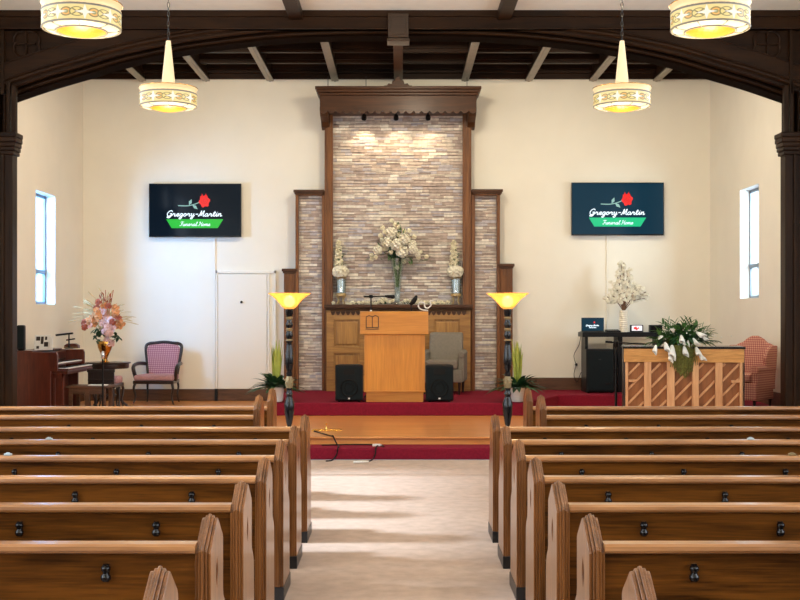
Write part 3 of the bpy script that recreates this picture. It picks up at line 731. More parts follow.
# ================================================================== TELEVISIONS
LET={
'G':([[(1.12,1.55),(.95,1.95),(.6,2.0),(.2,1.6),(.0,.9),(.2,.15),(.65,.1),(1.0,.5),(1.05,.95),(.6,.85)],[(1.05,.95),(1.0,.2),(.9,-.3),(.5,-.55),(.1,-.35),(.6,-.1),(1.25,.25)]],1.25),
'r':([[(0,.3),(.3,1.05),(.38,.8),(.66,.85),(.6,.3),(.75,0),(1.0,.3)]],.98),
'e':([[(0,.3),(.5,.5),(.62,.85),(.4,1),(.15,.65),(.18,.2),(.45,0),(.85,.3)]],.82),
'g':([[(.7,.85),(.4,1),(.12,.6),(.2,.08),(.5,.1),(.7,.6),(.72,.95),(.68,-.4),(.42,-1),(.12,-.75),(.5,-.2),(1.0,.3)]],.98),
'o':([[(.0,.3),(.12,.7),(.45,1),(.15,.8),(.12,.25),(.38,0),(.66,.35),(.62,.8),(.45,1),(.65,.75),(.95,.7)]],.85),
'y':([[(0,.7),(.15,1),(.15,.3),(.35,0),(.62,.4),(.7,1),(.66,-.4),(.42,-1),(.12,-.75),(.5,-.2),(1.0,.3)]],1.0),
'a':([[(.7,.85),(.4,1),(.1,.6),(.15,.1),(.42,0),(.68,.5),(.72,1),(.7,.2),(.85,0),(1.05,.3)]],1.0),
't':([[(0,.3),(.38,1.75),(.28,.3),(.42,0),(.75,.3)],[(.05,1.25),(.68,1.3)]],.72),
'i':([[(0,.3),(.25,1),(.2,.2),(.35,0),(.6,.3)],[(.27,1.4),(.32,1.5)]],.58),
'n':([[(0,.4),(.15,1),(.14,.02),(.25,.7),(.5,1),(.65,.8),(.62,.2),(.75,0),(1.05,.3)]],1.0),
'm':([[(0,.4),(.15,1),(.14,.02),(.25,.7),(.45,1),(.56,.8),(.54,.02),(.65,.7),(.88,1),(1.0,.8),(.98,.2),(1.1,0),(1.35,.3)]],1.3),
'u':([[(0,.6),(.15,1),(.12,.3),(.3,0),(.58,.4),(.68,1),(.66,.2),(.8,0),(1.05,.3)]],1.0),
'l':([[(0,.3),(.42,1.6),(.33,2),(.2,1.6),(.2,.3),(.4,0),(.7,.3)]],.66),
'M':([[(-.1,.25),(.1,.05),(.3,.8),(.5,2),(.58,.2),(.85,1.1),(1.15,2),(1.12,.4),(1.3,0),(1.55,.3)]],1.5),
'F':([[(.1,1.7),(.4,2.0),(1.3,1.95)],[(.75,1.95),(.62,.6),(.35,.0),(.0,.3)],[(.35,1.0),(.95,1.05)]],1.1),
'H':([[(.05,1.6),(.35,2),(.35,.8),(.15,0),(-.05,.2)],[(1.1,2),(.98,.4),(1.15,0),(1.4,.3)],[(.2,1.0),(1.1,1.05)]],1.35),
'-':([[(.15,.75),(.8,.78)]],.95),' ':([],.45)}
def script(mb,text,x0,x1,zb,xh,w,y,mi=0,shear=.28):
    """pen-stroke script lettering, x0..x1 wide, x-height xh, baseline zb, at plane y (facing -y)"""
    tot=sum(LET[c][1] for c in text); sx=(x1-x0)/tot; cur=0
    for c in text:
        strokes,adv=LET[c]
        for st in strokes:
            pts=cr([(p[0],p[1]) for p in st],5) if len(st)>2 else st
            P=[(x0+(cur+p[0])*sx+shear*xh*p[1], zb+p[1]*xh) for p in pts]
            vs=[];fs=[]
            for i,p in enumerate(P):
                a=Vector(P[max(i-1,0)]);b=Vector(P[min(i+1,len(P)-1)]);d=(b-a)
                d=d.normalized() if d.length>1e-9 else Vector((1,0)); n=Vector((-d.y,d.x))*w*.5
                vs+=[(p[0]-n.x,y,p[1]-n.y),(p[0]+n.x,y,p[1]+n.y)]
            for i in range(len(P)-1): fs.append((2*i,2*i+1,2*i+3,2*i+2)[::-1])
            mb.add(vs,fs,mi)
        cur+=adv
def logo(root,cx,cz,w,y,green):
    root=[c for c in root.children if c.name.split('.')[0]=='screen'][0]
    """cx,cz centre of the screen, w screen width, y = plane of the screen front (local)"""
    k=w/92.0
    m=MB()
    script(m,'Gregory-Martin',cx-28.2*k,cx+26.5*k,cz-5.4*k,2.75*k,0.85*k,y-.003)
    part('screen_lettering',m,M['s_white'],root)
    m=MB(); m.prism([(cx-28.8*k,cz-8.3*k),(cx+28.2*k,cz-8.3*k),(cx+22.6*k,cz-17.2*k),(cx-23.4*k,cz-17.2*k)],'y',y-.003,y-.001); part('green_banner',m,green,root)
    m=MB(); script(m,'Funeral Home',cx-15.5*k,cx+15*k,cz-15.0*k,2.0*k,.5*k,y-.005); part('screen_lettering',m,M['s_white'],root)
    m=MB(); rx,rz=cx+9.3*k,cz+10.0*k
    n=24; pts=[]
    for i in range(n):
        a=2*PI*i/n; r=(5.3+.65*math.sin(a*6+.5))*k; pts.append((rx+r*math.cos(a),rz+r*1.12*math.sin(a)-.3*k))
    m.prism(pts,'y',y-.003,y-.001)
    for dx in (-2.2,1.6): m.prism([(rx+(dx-1.1)*k,rz+4*k),(rx+(dx+1.1)*k,rz+4*k),(rx+(dx-.1)*k,rz+7.4*k)],'y',y-.003,y-.001)
    part('rose_bloom',m,M['s_red'],root)
    m=MB()
    for r0 in (1.4,3.0):
        P=[]; 
        for i in range(16):
            a=2*PI*i/20; P.append((rx+r0*k*math.cos(a+r0),rz+r0*k*math.sin(a+r0)))
        vs=[];fs=[]
        for i,p in enumerate(P):
            c=Vector((rx,rz)); d=(Vector(p)-c).normalized()*.3*k; vs+=[(p[0]-d.x,y-.005,p[1]-d.y),(p[0]+d.x,y-.005,p[1]+d.y)]
        for i in range(len(P)-1): fs.append((2*i,2*i+1,2*i+3,2*i+2))
        m.add(vs,fs)
    part('rose_petal_line',m,M['s_redd'],root)
    m=MB(); P=cr([(cx-17*k,cz+5.2*k),(cx-8*k,cz+5.0*k),(cx-1*k,cz+6.4*k),(cx+4.5*k,cz+8.6*k)],5); vs=[];fs=[]
    for i,p in enumerate(P): vs+=[(p[0],y-.003,p[1]-.45*k),(p[0],y-.003,p[1]+.45*k)]
    for i in range(len(P)-1): fs.append((2*i,2*i+2,2*i+3,2*i+1))
    m.add(vs,fs)
    for bx_,bz,ex,ez,ww in ((cx-6*k,cz+5.6*k,cx-3.4*k,cz+11.6*k,1.6*k),(cx-2.8*k,cz+6.2*k,cx+2.6*k,cz+1.6*k,1.6*k)):
        d=Vector((ex-bx_,ez-bz)); nn=Vector((-d.y,d.x)).normalized()*ww; mid=Vector((bx_,bz))+d*.5
        m.prism([(bx_,bz),(mid.x+nn.x,mid.y+nn.y),(ex,ez),(mid.x-nn.x,mid.y-nn.y)],'y',y-.0035,y-.001)
    part('rose_stem',m,M['s_leaf'],root)
def tv(px0,px1,py0,py1,label,scr,green):
    d=20.18; x0,x1,z0,z1=X(px0,d),X(px1,d),Z(py1,d),Z(py0,d); cx,cz=(x0+x1)/2,(z0+z1)/2
    r=thing('wall_television',label,'television',(cx,20.3,cz),0,'wall televisions'); W=(x1-x0)/2; H=(z1-z0)/2
    m=MB(); m.box(-W,W,-.12,-.07,-H,H); part('casing',m,M['blackgloss'],r,bevel=.004)
    m=MB(); m.box(-W+.012,W-.012,-.122,-.119,-H+.022,H-.012); part('screen',m,M[scr],r)
    m=MB(); m.box(-.02,.02,-.1235,-.1195,-H+.006,-H+.014); part('maker_mark',m,M['steel'],r)
    m=MB(); m.box(-.25,.25,-.07,-.001,-.2,.2); part('wall_bracket',m,M['black'],r)
    m=MB(); m.box(-W+.1,W-.1,-.071,-.05,-H+.05,H-.15); part('back_cover',m,M['black'],r,bevel=.01)
    logo(r,0,-.01 if scr=='scr_l' else -.005,2*W,-.123,M[green])
tv(149,241.2,183.6,237,'wall television with near-black screen above the access door','scr_l','s_green')
tv(571.5,664,182.5,235.4,'wall television with navy blue screen above the laptop','scr_r','s_green2')

# ================================================================== PULPIT AND FRIENDS
pd=17.42
P=thing('pulpit','tall honey oak pulpit with an outlined open book, standing on the red dais','pulpit',(X(395,pd),pd,dz))
m=MB(); m.box(X(364.4,pd),X(425,pd),pd,pd+.5,Z(391,pd),Z(334.5,pd)); part('body',m,M['pulpit'],P,True,bevel=.004)
m=MB(); m.box(X(366.2,pd),X(423.4,pd),pd+.03,pd+.47,dz,Z(391,pd)); part('base',m,M['pulpit_x'],P,True,bevel=.004)
m=MB(); m.box(X(364,pd),X(425.4,pd),pd-.012,pd+.01,Z(392.2,pd),Z(390.6,pd)); part('base_moulding',m,M['pulpit_x'],P,True,bevel=.004)
m=MB()
zt,zb2=Z(312,pd),Z(334.3,pd); x0,x1=X(360.2,pd),X(428.3,pd)
m.prism([(pd-.05,zb2),(pd-.05,zt),(pd+.0,zt+.01),(pd+.55,zt-.0),(pd+.55,zb2),],'x',x0,x1); part('reading_desk',m,M['pulpit_x'],P,True,bevel=.006)
# outlined open book
m=MB(); bx0,bx1,bz0,bz1=X(366.3,pd),X(378.5,pd),Z(327.6,pd),Z(315.5,pd); y=pd-.052; t=.010; mxx=(bx0+bx1)/2
def ln(x0,z0,x1,z1): m.bar((x0,y,z0),(x1,y,z1),.012,.006,up=(0,1,0))
for a,b,c,d_ in ((bx0,bz0,bx0,bz1-.02),(bx1,bz0,bx1,bz1-.02),(mxx,bz0,mxx,bz1-.02),(bx0,bz0,mxx,bz0-.0),(mxx,bz0,bx1,bz0),
    (bx0,bz1-.02,bx0+.045,bz1),(bx0+.045,bz1,mxx,bz1-.02),(mxx,bz1-.02,bx1-.045,bz1),(bx1-.045,bz1,bx1,bz1-.02),(bx0-.01,bz0-.02,mxx,bz0-.025),(mxx,bz0-.025,bx1+.01,bz0-.02)): ln(a,b,c,d_)
part('book_outline',m,M['oak_cut'],P,True)
# boom microphone standing in front? behind the pulpit
bd=18.25
r=thing('boom_microphone_stand','black microphone on a boom stand rising behind the pulpit','microphone stand',(X(371,bd),bd,dz))
m=MB(); m.tube([(X(371,bd),bd,dz+.05),(X(371,bd),bd,Z(296.5,bd))],.011,8); part('pole',m,M['black'],r,True)
m=MB(); 
for a in (0,2.1,4.2): m.tube([(X(371,bd),bd,dz+.12),(X(371,bd)+.22*math.cos(a),bd+.22*math.sin(a),dz+.01)],.01,6)
part('tripod_foot',m,M['black'],r,True)
m=MB(); m.tube([(X(363.5,bd),bd,Z(296.6,bd)),(X(386,bd),bd,Z(296.2,bd))],[.013,.010],8); m.lathe([(.0,-.03),(.03,-.02),(.03,.02),(0,.03)],(X(371,bd),bd,Z(296.5,bd)),10); part('boom',m,M['black'],r,True,smooth=40)
m=MB(); m.tube([(X(385,bd),bd,Z(296.2,bd)),(X(388,bd),bd-.02,Z(296.4,bd)),(X(392.5,bd),bd-.03,Z(297,bd))],[.014,.02,.027],10); m.ball((X(393,bd),bd-.03,Z(297,bd)),.03,10,8); part('microphone',m,M['rubber'],r,True,smooth=60)
m=MB(); m.ball((X(371,bd),bd-.02,Z(311,bd)),.02,8,6); part('clutch_knob',m,M['white'],r,True,smooth=60)
# gooseneck mic on pulpit: black leaf-shaped head and curled white cable
r=thing('gooseneck_microphone','black gooseneck microphone with foam head on the right of the pulpit top','microphone',(X(412,17.7),17.7,Z(312,pd)-.002))
m=MB(); q=17.7; pts=cr([(X(412,q),q,Z(312,pd)),(X(411,q),q,Z(307,q)),(X(413,q),q,Z(302,q)),(X(415,q),q,Z(299,q))],4); m.tube(pts,.009,8); m.lathe([(.035,0),(.035,.012),(.012,.02)],(X(412,q),q,Z(312,pd)),14); part('gooseneck',m,M['black'],r,True,smooth=40)
m=MB(); m.tube([(X(410,q),q,Z(304.5,q)),(X(413,q),q,Z(302,q)),(X(415.5,q),q,Z(298.5,q)),(X(416.7,q),q,Z(295.5,q))],[.02,.04,.036,.016],10); part('foam_head',m,M['rubber'],r,True,smooth=60)
r=thing('coiled_cable','curled white cable with a rose-like loop resting on the pulpit top','cable',(X(424,17.75),17.75,Z(311.9,pd)))
m=MB(); q=17.75
pts=cr([(X(428,q),q,Z(310.5,q)),(X(421,q),q,Z(309.5,q)),(X(418.3,q),q,Z(306,q)),(X(420,q),q,Z(302.5,q)),(X(424,q),q,Z(303,q)),(X(425,q),q+.02,Z(307,q)),(X(428,q),q,Z(308,q)),(X(431,q),q,Z(305,q)),(X(430,q),q,Z(301.5,q)),(X(433.5,q),q,Z(301,q))],5); m.tube(pts,.011,7); o=part('cable_loop',m,M['white'],r,True,smooth=60)
# speakers
def speaker(px0,px1,label,first=None):
    if first: return dup(first,(X((px0+px1)/2,17.42),17.42,dz),label)
    w=.425/2; h=Z(363.7,17.42)-dz-.02
    r=thing('floor_speaker',label,'speaker',(X((px0+px1)/2,17.42),17.42,dz),0,'black floor speakers beside the pulpit')
    m=MB(); m.prism([(-w,0),(w,0),(w*.78,.36),(-w*.78,.36)],'z',.02,h); part('cabinet',m,M['black'],r,bevel=.015)
    m=MB(); m.box(-w+.02,w-.02,-.012,.0,.045,h-.03); part('grille',m,M['grille'],r,bevel=.008)
    m=MB(); 
    c=(0,0,0)
    for rr,tt in ((.125,.010),(.07,.006)): m.tube([(rr*math.cos(2*PI*k/28),-.014,.215+rr*math.sin(2*PI*k/28)) for k in range(29)],tt,6)
    part('woofer_ring',m,M['rubber'],r,smooth=60)
    m=MB(); m.box(-.085,.085,-.018,-.010,h-.145,h-.06); part('horn',m,M['rubber'],r,bevel=.006)
    m=MB(); m.box(-.016,.016,-.017,-.010,.045,.068); part('badge',m,M['white'],r,bevel=.002)
    for a in (-.15,.15):
        m=MB(); m.lathe([(.02,0),(.018,.021)],(a,.05,0),10); m.lathe([(.02,0),(.018,.021)],(a*.8,.3,0),10); part('rubber_foot',m,M['rubber'],r)
    return r
s1=speaker(335,363.2,'black floor speaker on the left of the pulpit'); speaker(425.2,453.8,'black floor speaker on the right of the pulpit',s1)
# grey armchair behind right speaker
r=thing('grey_armchair','grey-brown upholstered armchair behind the right floor speaker','armchair',(X(443.5,19.3),19.3,dz),R(-9))
m=MB(); m.prism([(.16,.30),(.40,.28),(.50,1.0),(.46,1.02),(.38,1.02),(.34,.98)],'x',-.285,.285); part('backrest',m,M['grey'],r,bevel=.04,seg=3)
m=MB(); m.box(-.26,.26,-.30,.30,.42,.575); part('seat_cushion',m,M['grey'],r,bevel=.035,seg=3)
m=MB(); m.box(-.34,.34,-.28,.42,.20,.42); part('seat_base',m,M['grey'],r,bevel=.02)
for s in (-1,1):
    m=MB(); a,b=sorted((s*.265,s*.36)); m.box(a,b,-.18,.38,.22,.66); m.tube([(s*.315,-.20,.66),(s*.315,.36,.68)],.055,10); part('armrest',m,M['grey'],r,smooth=50,bevel=.01)
for sx in (-.29,.29):
    for sy in (-.22,.36):
        m=MB(); m.lathe([(.014,0),(.026,.21)],(sx,sy,0),8); part('leg',m,M['darkwood'],r)

# ================================================================== FLORAL
def sprays(mb,c,n,L,w,spread,up=.4,mi=0,droop=.25,seed=1):
    q=random.Random(seed)
    for i in range(n):
        a=q.uniform(0,2*PI); e=q.uniform(-spread,1.2)
        d=(math.cos(a)*math.cos(e),math.sin(a)*math.cos(e)*.7,math.sin(e)+up)
        mb.leaf((c[0]+q.uniform(-.03,.03),c[1],c[2]),d,L*q.uniform(.6,1.1),w*q.uniform(.7,1.2),droop,mi,4)
# central vase of white hydrangeas
vd=20.0; LZ=Z(304.6,CF-.1)
r=thing('flower_vase','tall flared glass vase of white hydrangeas and greenery on the altar ledge','flower vase',(X(397.5,vd-.03),vd-.03,LZ))
vh=.86-.10
m=MB(); m.lathe([(.055,0),(.06,.01),(.045,.03),(.05,.2),(.075,.5),(.13,.80),(.125,.80),(.07,.5),(.045,.2),(.035,.04),(0,.035)],seg=28,caps=False); part('glass_vase',m,M['glass'],r,smooth=50)
m=MB()
q=random.Random(3)
for i in range(16):
    a=q.uniform(0,6.28); m.tube([(0.02*math.cos(a),.02*math.sin(a),.10),(.03*math.cos(a+1),.03*math.sin(a+1),.4),(.09*math.cos(a),.09*math.sin(a),.80)],.006,5)
part('stems',m,M['green'],r)
m=MB(); m.lathe([(0,.045),(.036,.05),(.042,.18),(.05,.30),(0,.30)],seg=16); part('pale_filling',m,M['palegrey'],r,smooth=40,label='whitish filling inside the vase')
s_=57.2
def fp(px,py,dy=0): return ((px-397.5)/s_, -.05+dy, (304.6-py)/s_)
big=[(391.5,234,.095),(404.5,240.5,.095),(387,243.5,.085),(397,246,.10),(402,252.5,.10),(413,250.5,.075),(378,251,.075),(412,245.5,.07),(417,255,.05)]
for i,(px,py,rr) in enumerate(big):
    m=MB(); m.cluster(fp(px,py,-.06-rnd.uniform(0,.08)),rr,44,.34); part('hydrangea_bloom',m,M['ivory'],r)
m=MB(); q=random.Random(4)
for (px,py) in [(392,222),(395,226),(398,228),(383,229),(385,233),(381,236.5),(404,232),(382,240),(372,256),(376,258),(384,250),(391,253),(420,253),(426,257.5),(418,258),(404,262),(397,268),(387,249),(372,260),(414,238),(409,232),(399,236)]:
    m.cluster(fp(px,py,-.03+q.uniform(-.08,.05)),.035,14,.5)
part('small_blossom',m,M['cream'],r)['kind']='stuff'
m=MB()
c=fp(396,250)
for i in range(110):
    px=q.gauss(397,11); t=q.random(); py=262-38*t*(1-min(1,abs(px-396)/30)); p=fp(px,py,q.uniform(-.04,.1))
    d=(p[0]*1.2+q.uniform(-.2,.2),q.uniform(-.5,.2),(p[2]-.9)*1.5+q.uniform(-.1,.4)); m.leaf(p,d,q.uniform(.07,.13),.03,.2,0,3)
for px,py in ((368,258),(371,254),(424,251),(430,255.5),(420,245),(392,219),(388,222),(378,228)):
    p=fp(397+(px-397)*.6,250+(py-250)*.6); e=fp(px,py); d=Vector(e)-Vector(p); m.leaf(p,d,d.length*1.1,.022,.1,0,4)
part('foliage',m,M['green'],r)
m=MB(); m.cluster((-.0,.06,.93),.16,60,.3); part('foliage',m,M['greend'],r)
# garland at foot of the vase along the ledge
r=thing('ledge_garland','low garland of white blossoms and leaves along the altar ledge','garland',(X(397,19.93),19.93,LZ))
m=MB(); g=MB(); q=random.Random(9)
for i in range(92):
    px=334+i*1.38+q.uniform(-.7,.7); mid=abs(px-396)<22
    if min(abs(px-397.5),abs(px-341)-1.5,abs(px-456)-1.5)<4.5: continue
    zz=q.uniform(.02,.10 if mid else .045); m.cluster(((px-397)/57.6,q.uniform(-.05,.0),zz),q.uniform(.018,.03),10,.6)
    for j in range(2): g.leaf(((px-397)/57.6,q.uniform(-.04,.02),.01),(q.uniform(-1,1),q.uniform(-.6,.0),q.uniform(.2,1)),q.uniform(.05,.10 if mid else .06),.02,.15,0,3)
part('blossoms',m,M['cream'],r)['kind']='stuff'; part('leaves',g,M['greend'],r)
# side vases
def sidevase(px,label,first=None):
    x=X(px,20.02)
    if first: return dup(first,(x,20.02,LZ),label)
    r=thing('flower_vase',label,'flower vase',(x,20.02,LZ),0,'slim vases at the ends of the altar ledge')
    m=MB()
    for k in range(4):
        a=k*PI/2+.6; m.tube([(.085*math.cos(a),.085*math.sin(a),.008),(.05*math.cos(a),.05*math.sin(a),.07),(.08*math.cos(a),.08*math.sin(a),.15)],.010,6)
    m.lathe([(.09,.145),(.095,.16),(.09,.19),(.07,.2)],seg=20); part('gilt_stand',m,M['gilt'],r,smooth=50)
    m=MB(); m.lathe([(.085,.20),(.088,.45),(.083,.45),(.080,.21),(0,.205)],seg=24,caps=False); part('glass_cylinder',m,M['glass'],r,smooth=50)
    m=MB(); m.lathe([(0,.21),(.06,.215),(.06,.43),(0,.44)],seg=14); part('pale_filling',m,M['palegrey'],r,smooth=50)
    m=MB(); m.lathe([(.05,.43),(.10,.47),(.07,.50),(0,.5)],seg=20); part('gilt_collar',m,M['gilt'],r,smooth=50)
    m=MB(); m.cluster((-.01,-.01,.57),.135,70,.3,sq=.72); part('hydrangea_bloom',m,M['ivory'],r)
    m=MB(); q=random.Random(11)
    for k in range(26):
        t=k/25; m.cluster((-.02+.05*math.sin(k*2.4)*(1-t*.5)-.02,-.02+.04*math.cos(k*2.4),.66+t*.44),.034-.012*t,12,.55)
    part('blossom_spike',m,M['cream'],r)
    m=MB()
    for k in range(16): m.leaf((0,0,.60+.02*k),(math.cos(k*2.4),math.sin(k*2.4)*.6-.2,.6),.14,.035,.2,0,3)
    part('foliage',m,M['green'],r)
    return r
sv=sidevase(341,'slim gilt and glass vase of white flowers at the left end of the altar ledge')
sidevase(456,'slim gilt and glass vase of white flowers at the right end of the altar ledge',sv)
# orange orchid arrangement on the round table
od=18.75; tz=Z(362.5,od)
r=thing('orchid_arrangement','bronze vase of orange and pink silk orchids with straw wisps on the dark round table','flower vase',(X(105,od),od,tz))
k_=F/od
def op(px,py,dy=0): return ((px-105)/k_,dy,(362.5-py)/k_)
m=MB(); m.lathe([(.075,0),(.08,.012),(.045,.03),(.035,.06),(.06,.12),(.11,.24),(.13,.33),(.12,.35),(.10,.345),(.09,.30),(0,.28)],seg=26); part('bronze_vase',m,M['bronze'],r,smooth=50)
q=random.Random(5)
def orchid(mb,c,rr,mi=0):
    n=Vector((q.uniform(-.6,.6),-1,q.uniform(-.3,.6))).normalized(); u=n.cross(Vector((0,0,1))).normalized(); v=u.cross(n)
    for k in range(5):
        a=k*2*PI/5+q.random(); mb.petal(Vector(c)+(u*math.cos(a)+v*math.sin(a))*rr*.55, n+ (u*math.cos(a)+v*math.sin(a))*.35, rr*.55, mi, .15, a)
    mb.petal(Vector(c)+n*rr*.25,n,rr*.3,mi,.6,0)
for nm,mt,pts,rr in (('peach_orchid','peach',[(94,318),(97,314),(92,321),(98,321),(100,311),(116,316),(119,312),(121,320),(124,323),(120,326),(117,308),(101,316),(106,306),(95,324)],.075),
    ('rust_orchid','rust',[(85,322),(88,327),(99,308),(103,318),(111,306),(121,317),(116,322),(101,302)],.065),
    ('pink_orchid','pinkfl',[(106,314),(109,319),(105,323),(111,326),(107,331),(112,333),(115,328),(108,341),(112,343),(104,311),(109,336),(91,325),(113,320)],.078)):
    for px,py in pts:
        m=MB(); orchid(m,op(px,py,-.12+q.uniform(-.1,.06)),rr*.85); part(nm,m,M[mt],r)
m=MB()
for k in range(34):
    px=q.uniform(93,103) if k%5<3 else q.uniform(114,120); py=q.uniform(328,342) if px<108 else q.uniform(334,339)
    m.leaf(op(px,py,q.uniform(-.12,0)),(q.uniform(-1,1),-.5,q.uniform(-.6,.8)),.10,.055,.2,0,3)
for k in range(20): m.leaf(op(q.uniform(98,114),q.uniform(318,335),.02),(q.uniform(-1,1),-.3,1),.14,.05,.2,0,3)
part('foliage',m,M['greend'],r)
m=MB()
for k in range(6): 
    m.tube([op(105,340,.02),op(104+k*1.2,310,-.02),op(101+k*2.6,296-(k%3)*3,-.04)],.006,4)
for k in range(14): m.leaf(op(q.uniform(100,111),q.uniform(296,306),-.03),(q.uniform(-.6,.6),-.2,1),.09,.035,.2,0,3)
part('dark_twigs',m,M['rust'],r)
m=MB()
for k in range(46):
    a=q.uniform(.15,PI-.15); L=q.uniform(24,44); ex=105+L*math.cos(a)*.95; ey=332-L*math.sin(a)*.98-3
    p0=op(105,338,0); p1=op(105+(ex-105)*.45,332+(ey-332)*.6-3,q.uniform(-.1,.1)); p2=op(ex,ey+ (4 if abs(ex-105)>22 else 0),q.uniform(-.2,.1))
    c_=cr([p0,p1,p2],4); m.tube(c_,[.004]*(len(c_)-3)+[.006,.009,.004],4)
part('straw_wisps',m,M['wisp'],r)['kind']='stuff'
# white blossom tree in ribbed vase on the tall desk
wd=19.75; wz=Z(332.2,wd)
r=thing('orchid_arrangement','cream ribbed vase of fanned white orchids on the tall black desk','flower vase',(X(623.5,wd),wd,wz)); k_=F/wd
m=MB(); pr=[(.065,0)]
for i in range(22): pr+= [(.068 if i%2 else .076, .01+i*.0165)]
pr+=[(.07,.375),(.05,.37),(0,.36)]
m.lathe(pr,seg=24); part('ribbed_vase',m,M['ribbed'],r,smooth=30)
tw=MB(); q=random.Random(8)
ends=[(608,301),(606,297),(610,290),(613,283),(617,277),(619,270),(622,264),(624,262.5),(628,268),(630,276),(634,283),(640,287),(645,292),(647,298),(640,296),(633,292),(612,296),(622,280),(626,285),(618,288),(628,295),(620,298)]
def wp(px,py,dy=0): return ((px-623.5)/k_,dy,(332.2-py)/k_)
for i,(ex,ey) in enumerate(ends):
    pts=cr([wp(623.5,312),wp(623.5+(ex-623.5)*.4,304+(ey-304)*.45),wp(ex,ey,q.uniform(-.12,.08))],4); tw.tube(pts,.006,4)
    m=MB()
    for j in range(4,len(pts)):
        for b in range(2):
            o=Vector(pts[j])+Vector((q.uniform(-.05,.05),q.uniform(-.05,.03),q.uniform(-.04,.04))); orchid(m,o,.036)
    part('white_orchid_branch',m,M['ivory'],r)
part('twigs',tw,M['twig'],r)
# ================================================================== TORCHIERES
def torch(px,label,first=None):
    d=12.6; x=X(px,d)
    if first: return dup(first,(x,d,0),label)
    r=thing('torchiere_lamp',label,'floor lamp',(x,d,0),0,'torchiere floor lamps flanking the aisle end')
    zz=lambda py: Z(py,d)
    m=MB(); m.lathe([(.0,0),(.15,0),(.155,.02),(.14,.04),(.06,.07),(.04,.11),(.05,.14),(.04,.17)],seg=28); part('base',m,M['blackgloss'],r,smooth=50)
    m=MB()
    pr=[(.030,.17),(.036,zz(430)),(.022,zz(426)),(.030,zz(424)),(.052,zz(412)),(.056,zz(404)),(.036,zz(398)),(.030,zz(396)),(.040,zz(394)),(.030,zz(391)),(.034,zz(388))]
    m.lathe(pr,seg=20); part('pole',m,M['blackgloss'],r,smooth=40)
    m=MB(); m.lathe([(.030,zz(389)),(.040,zz(386)),(.042,zz(382)),(.038,zz(379)),(.028,zz(376))],seg=14)
    for k in range(8):
        a=k*PI/4; m.ball((.042*math.cos(a),.042*math.sin(a),zz(383 if k%2 else 380)),.014,6,5)
    part('gilt_boss',m,M['gold'],r,smooth=50,label='muted gold leafy boss')
    m=MB(); m.lathe([(.026,zz(377)),(.036,zz(374)),(.026,zz(371)),(.040,zz(368)),(.047,zz(362)),(.045,zz(354)),(.032,zz(346)),(.028,zz(343)),(.040,zz(341)),(.028,zz(339)),(.042,zz(335)),(.030,zz(331)),(.028,zz(328)),(.042,zz(325)),(.028,zz(321)),(.030,zz(317)),(.042,zz(314)),(.045,zz(309))],seg=20); part('pole',m,M['blackgloss'],r,smooth=40)
    for pyy in (340.5,329.5,318):
        m=MB(); m.lathe([(.030,zz(pyy+1.5)),(.040,zz(pyy)),(.030,zz(pyy-1.5))],seg=16); part('gilt_ring',m,M['gold'],r,smooth=50)
    m=MB(); z0,z1=zz(309),zz(293.6); h=z1-z0
    m.lathe([(.045,z0),(.075,z0+.12*h),(.105,z0+.35*h),(.14,z0+.6*h),(.185,z0+.82*h),(.232,z0+h),(.228,z0+h+.004),(.18,z0+.86*h),(.135,z0+.65*h),(.10,z0+.4*h),(.07,z0+.18*h),(0,z0+.1*h)],seg=36,caps=False); part('glass_bowl',m,M['bowl'],r,smooth=50)
    gb=[c for c in r.children if c.name.startswith('glass_bowl')][0]; m=MB(); m.ball((0,0,z0+.5*h),.062,14,10); part('bulb',m,M['bulb'],gb,smooth=60)
    return r
# the bowl is thin amber glass: the bulb must glow through it
def bowlmat():
    m=bpy.data.materials.new('amber_bowl_glass'); m.use_nodes=True; nt=m.node_tree; nt.nodes.clear()
    o=nt.nodes.new('ShaderNodeOutputMaterial'); t=nt.nodes.new('ShaderNodeBsdfTransparent'); t.inputs[0].default_value=(1,.88,.62,1)
    e=nt.nodes.new('ShaderNodeEmission'); e.inputs[0].default_value=(1,.50,.15,1); e.inputs[1].default_value=.45
    d=nt.nodes.new('ShaderNodeBsdfTranslucent'); d.inputs[0].default_value=(.42,.20,.04,1)
    a=nt.nodes.new('ShaderNodeAddShader'); nt.links.new(e.outputs[0],a.inputs[0]); nt.links.new(d.outputs[0],a.inputs[1])
    x=nt.nodes.new('ShaderNodeMixShader'); x.inputs[0].default_value=.62; nt.links.new(t.outputs[0],x.inputs[1]); nt.links.new(a.outputs[0],x.inputs[2]); nt.links.new(x.outputs[0],o.inputs[0]); return m
M['bowl']=bowlmat()
t0=torch(289.3,'black turned torchiere with lit amber bowl on the left of the aisle'); torch(507.6,'black turned torchiere with lit amber bowl on the right of the aisle',t0)
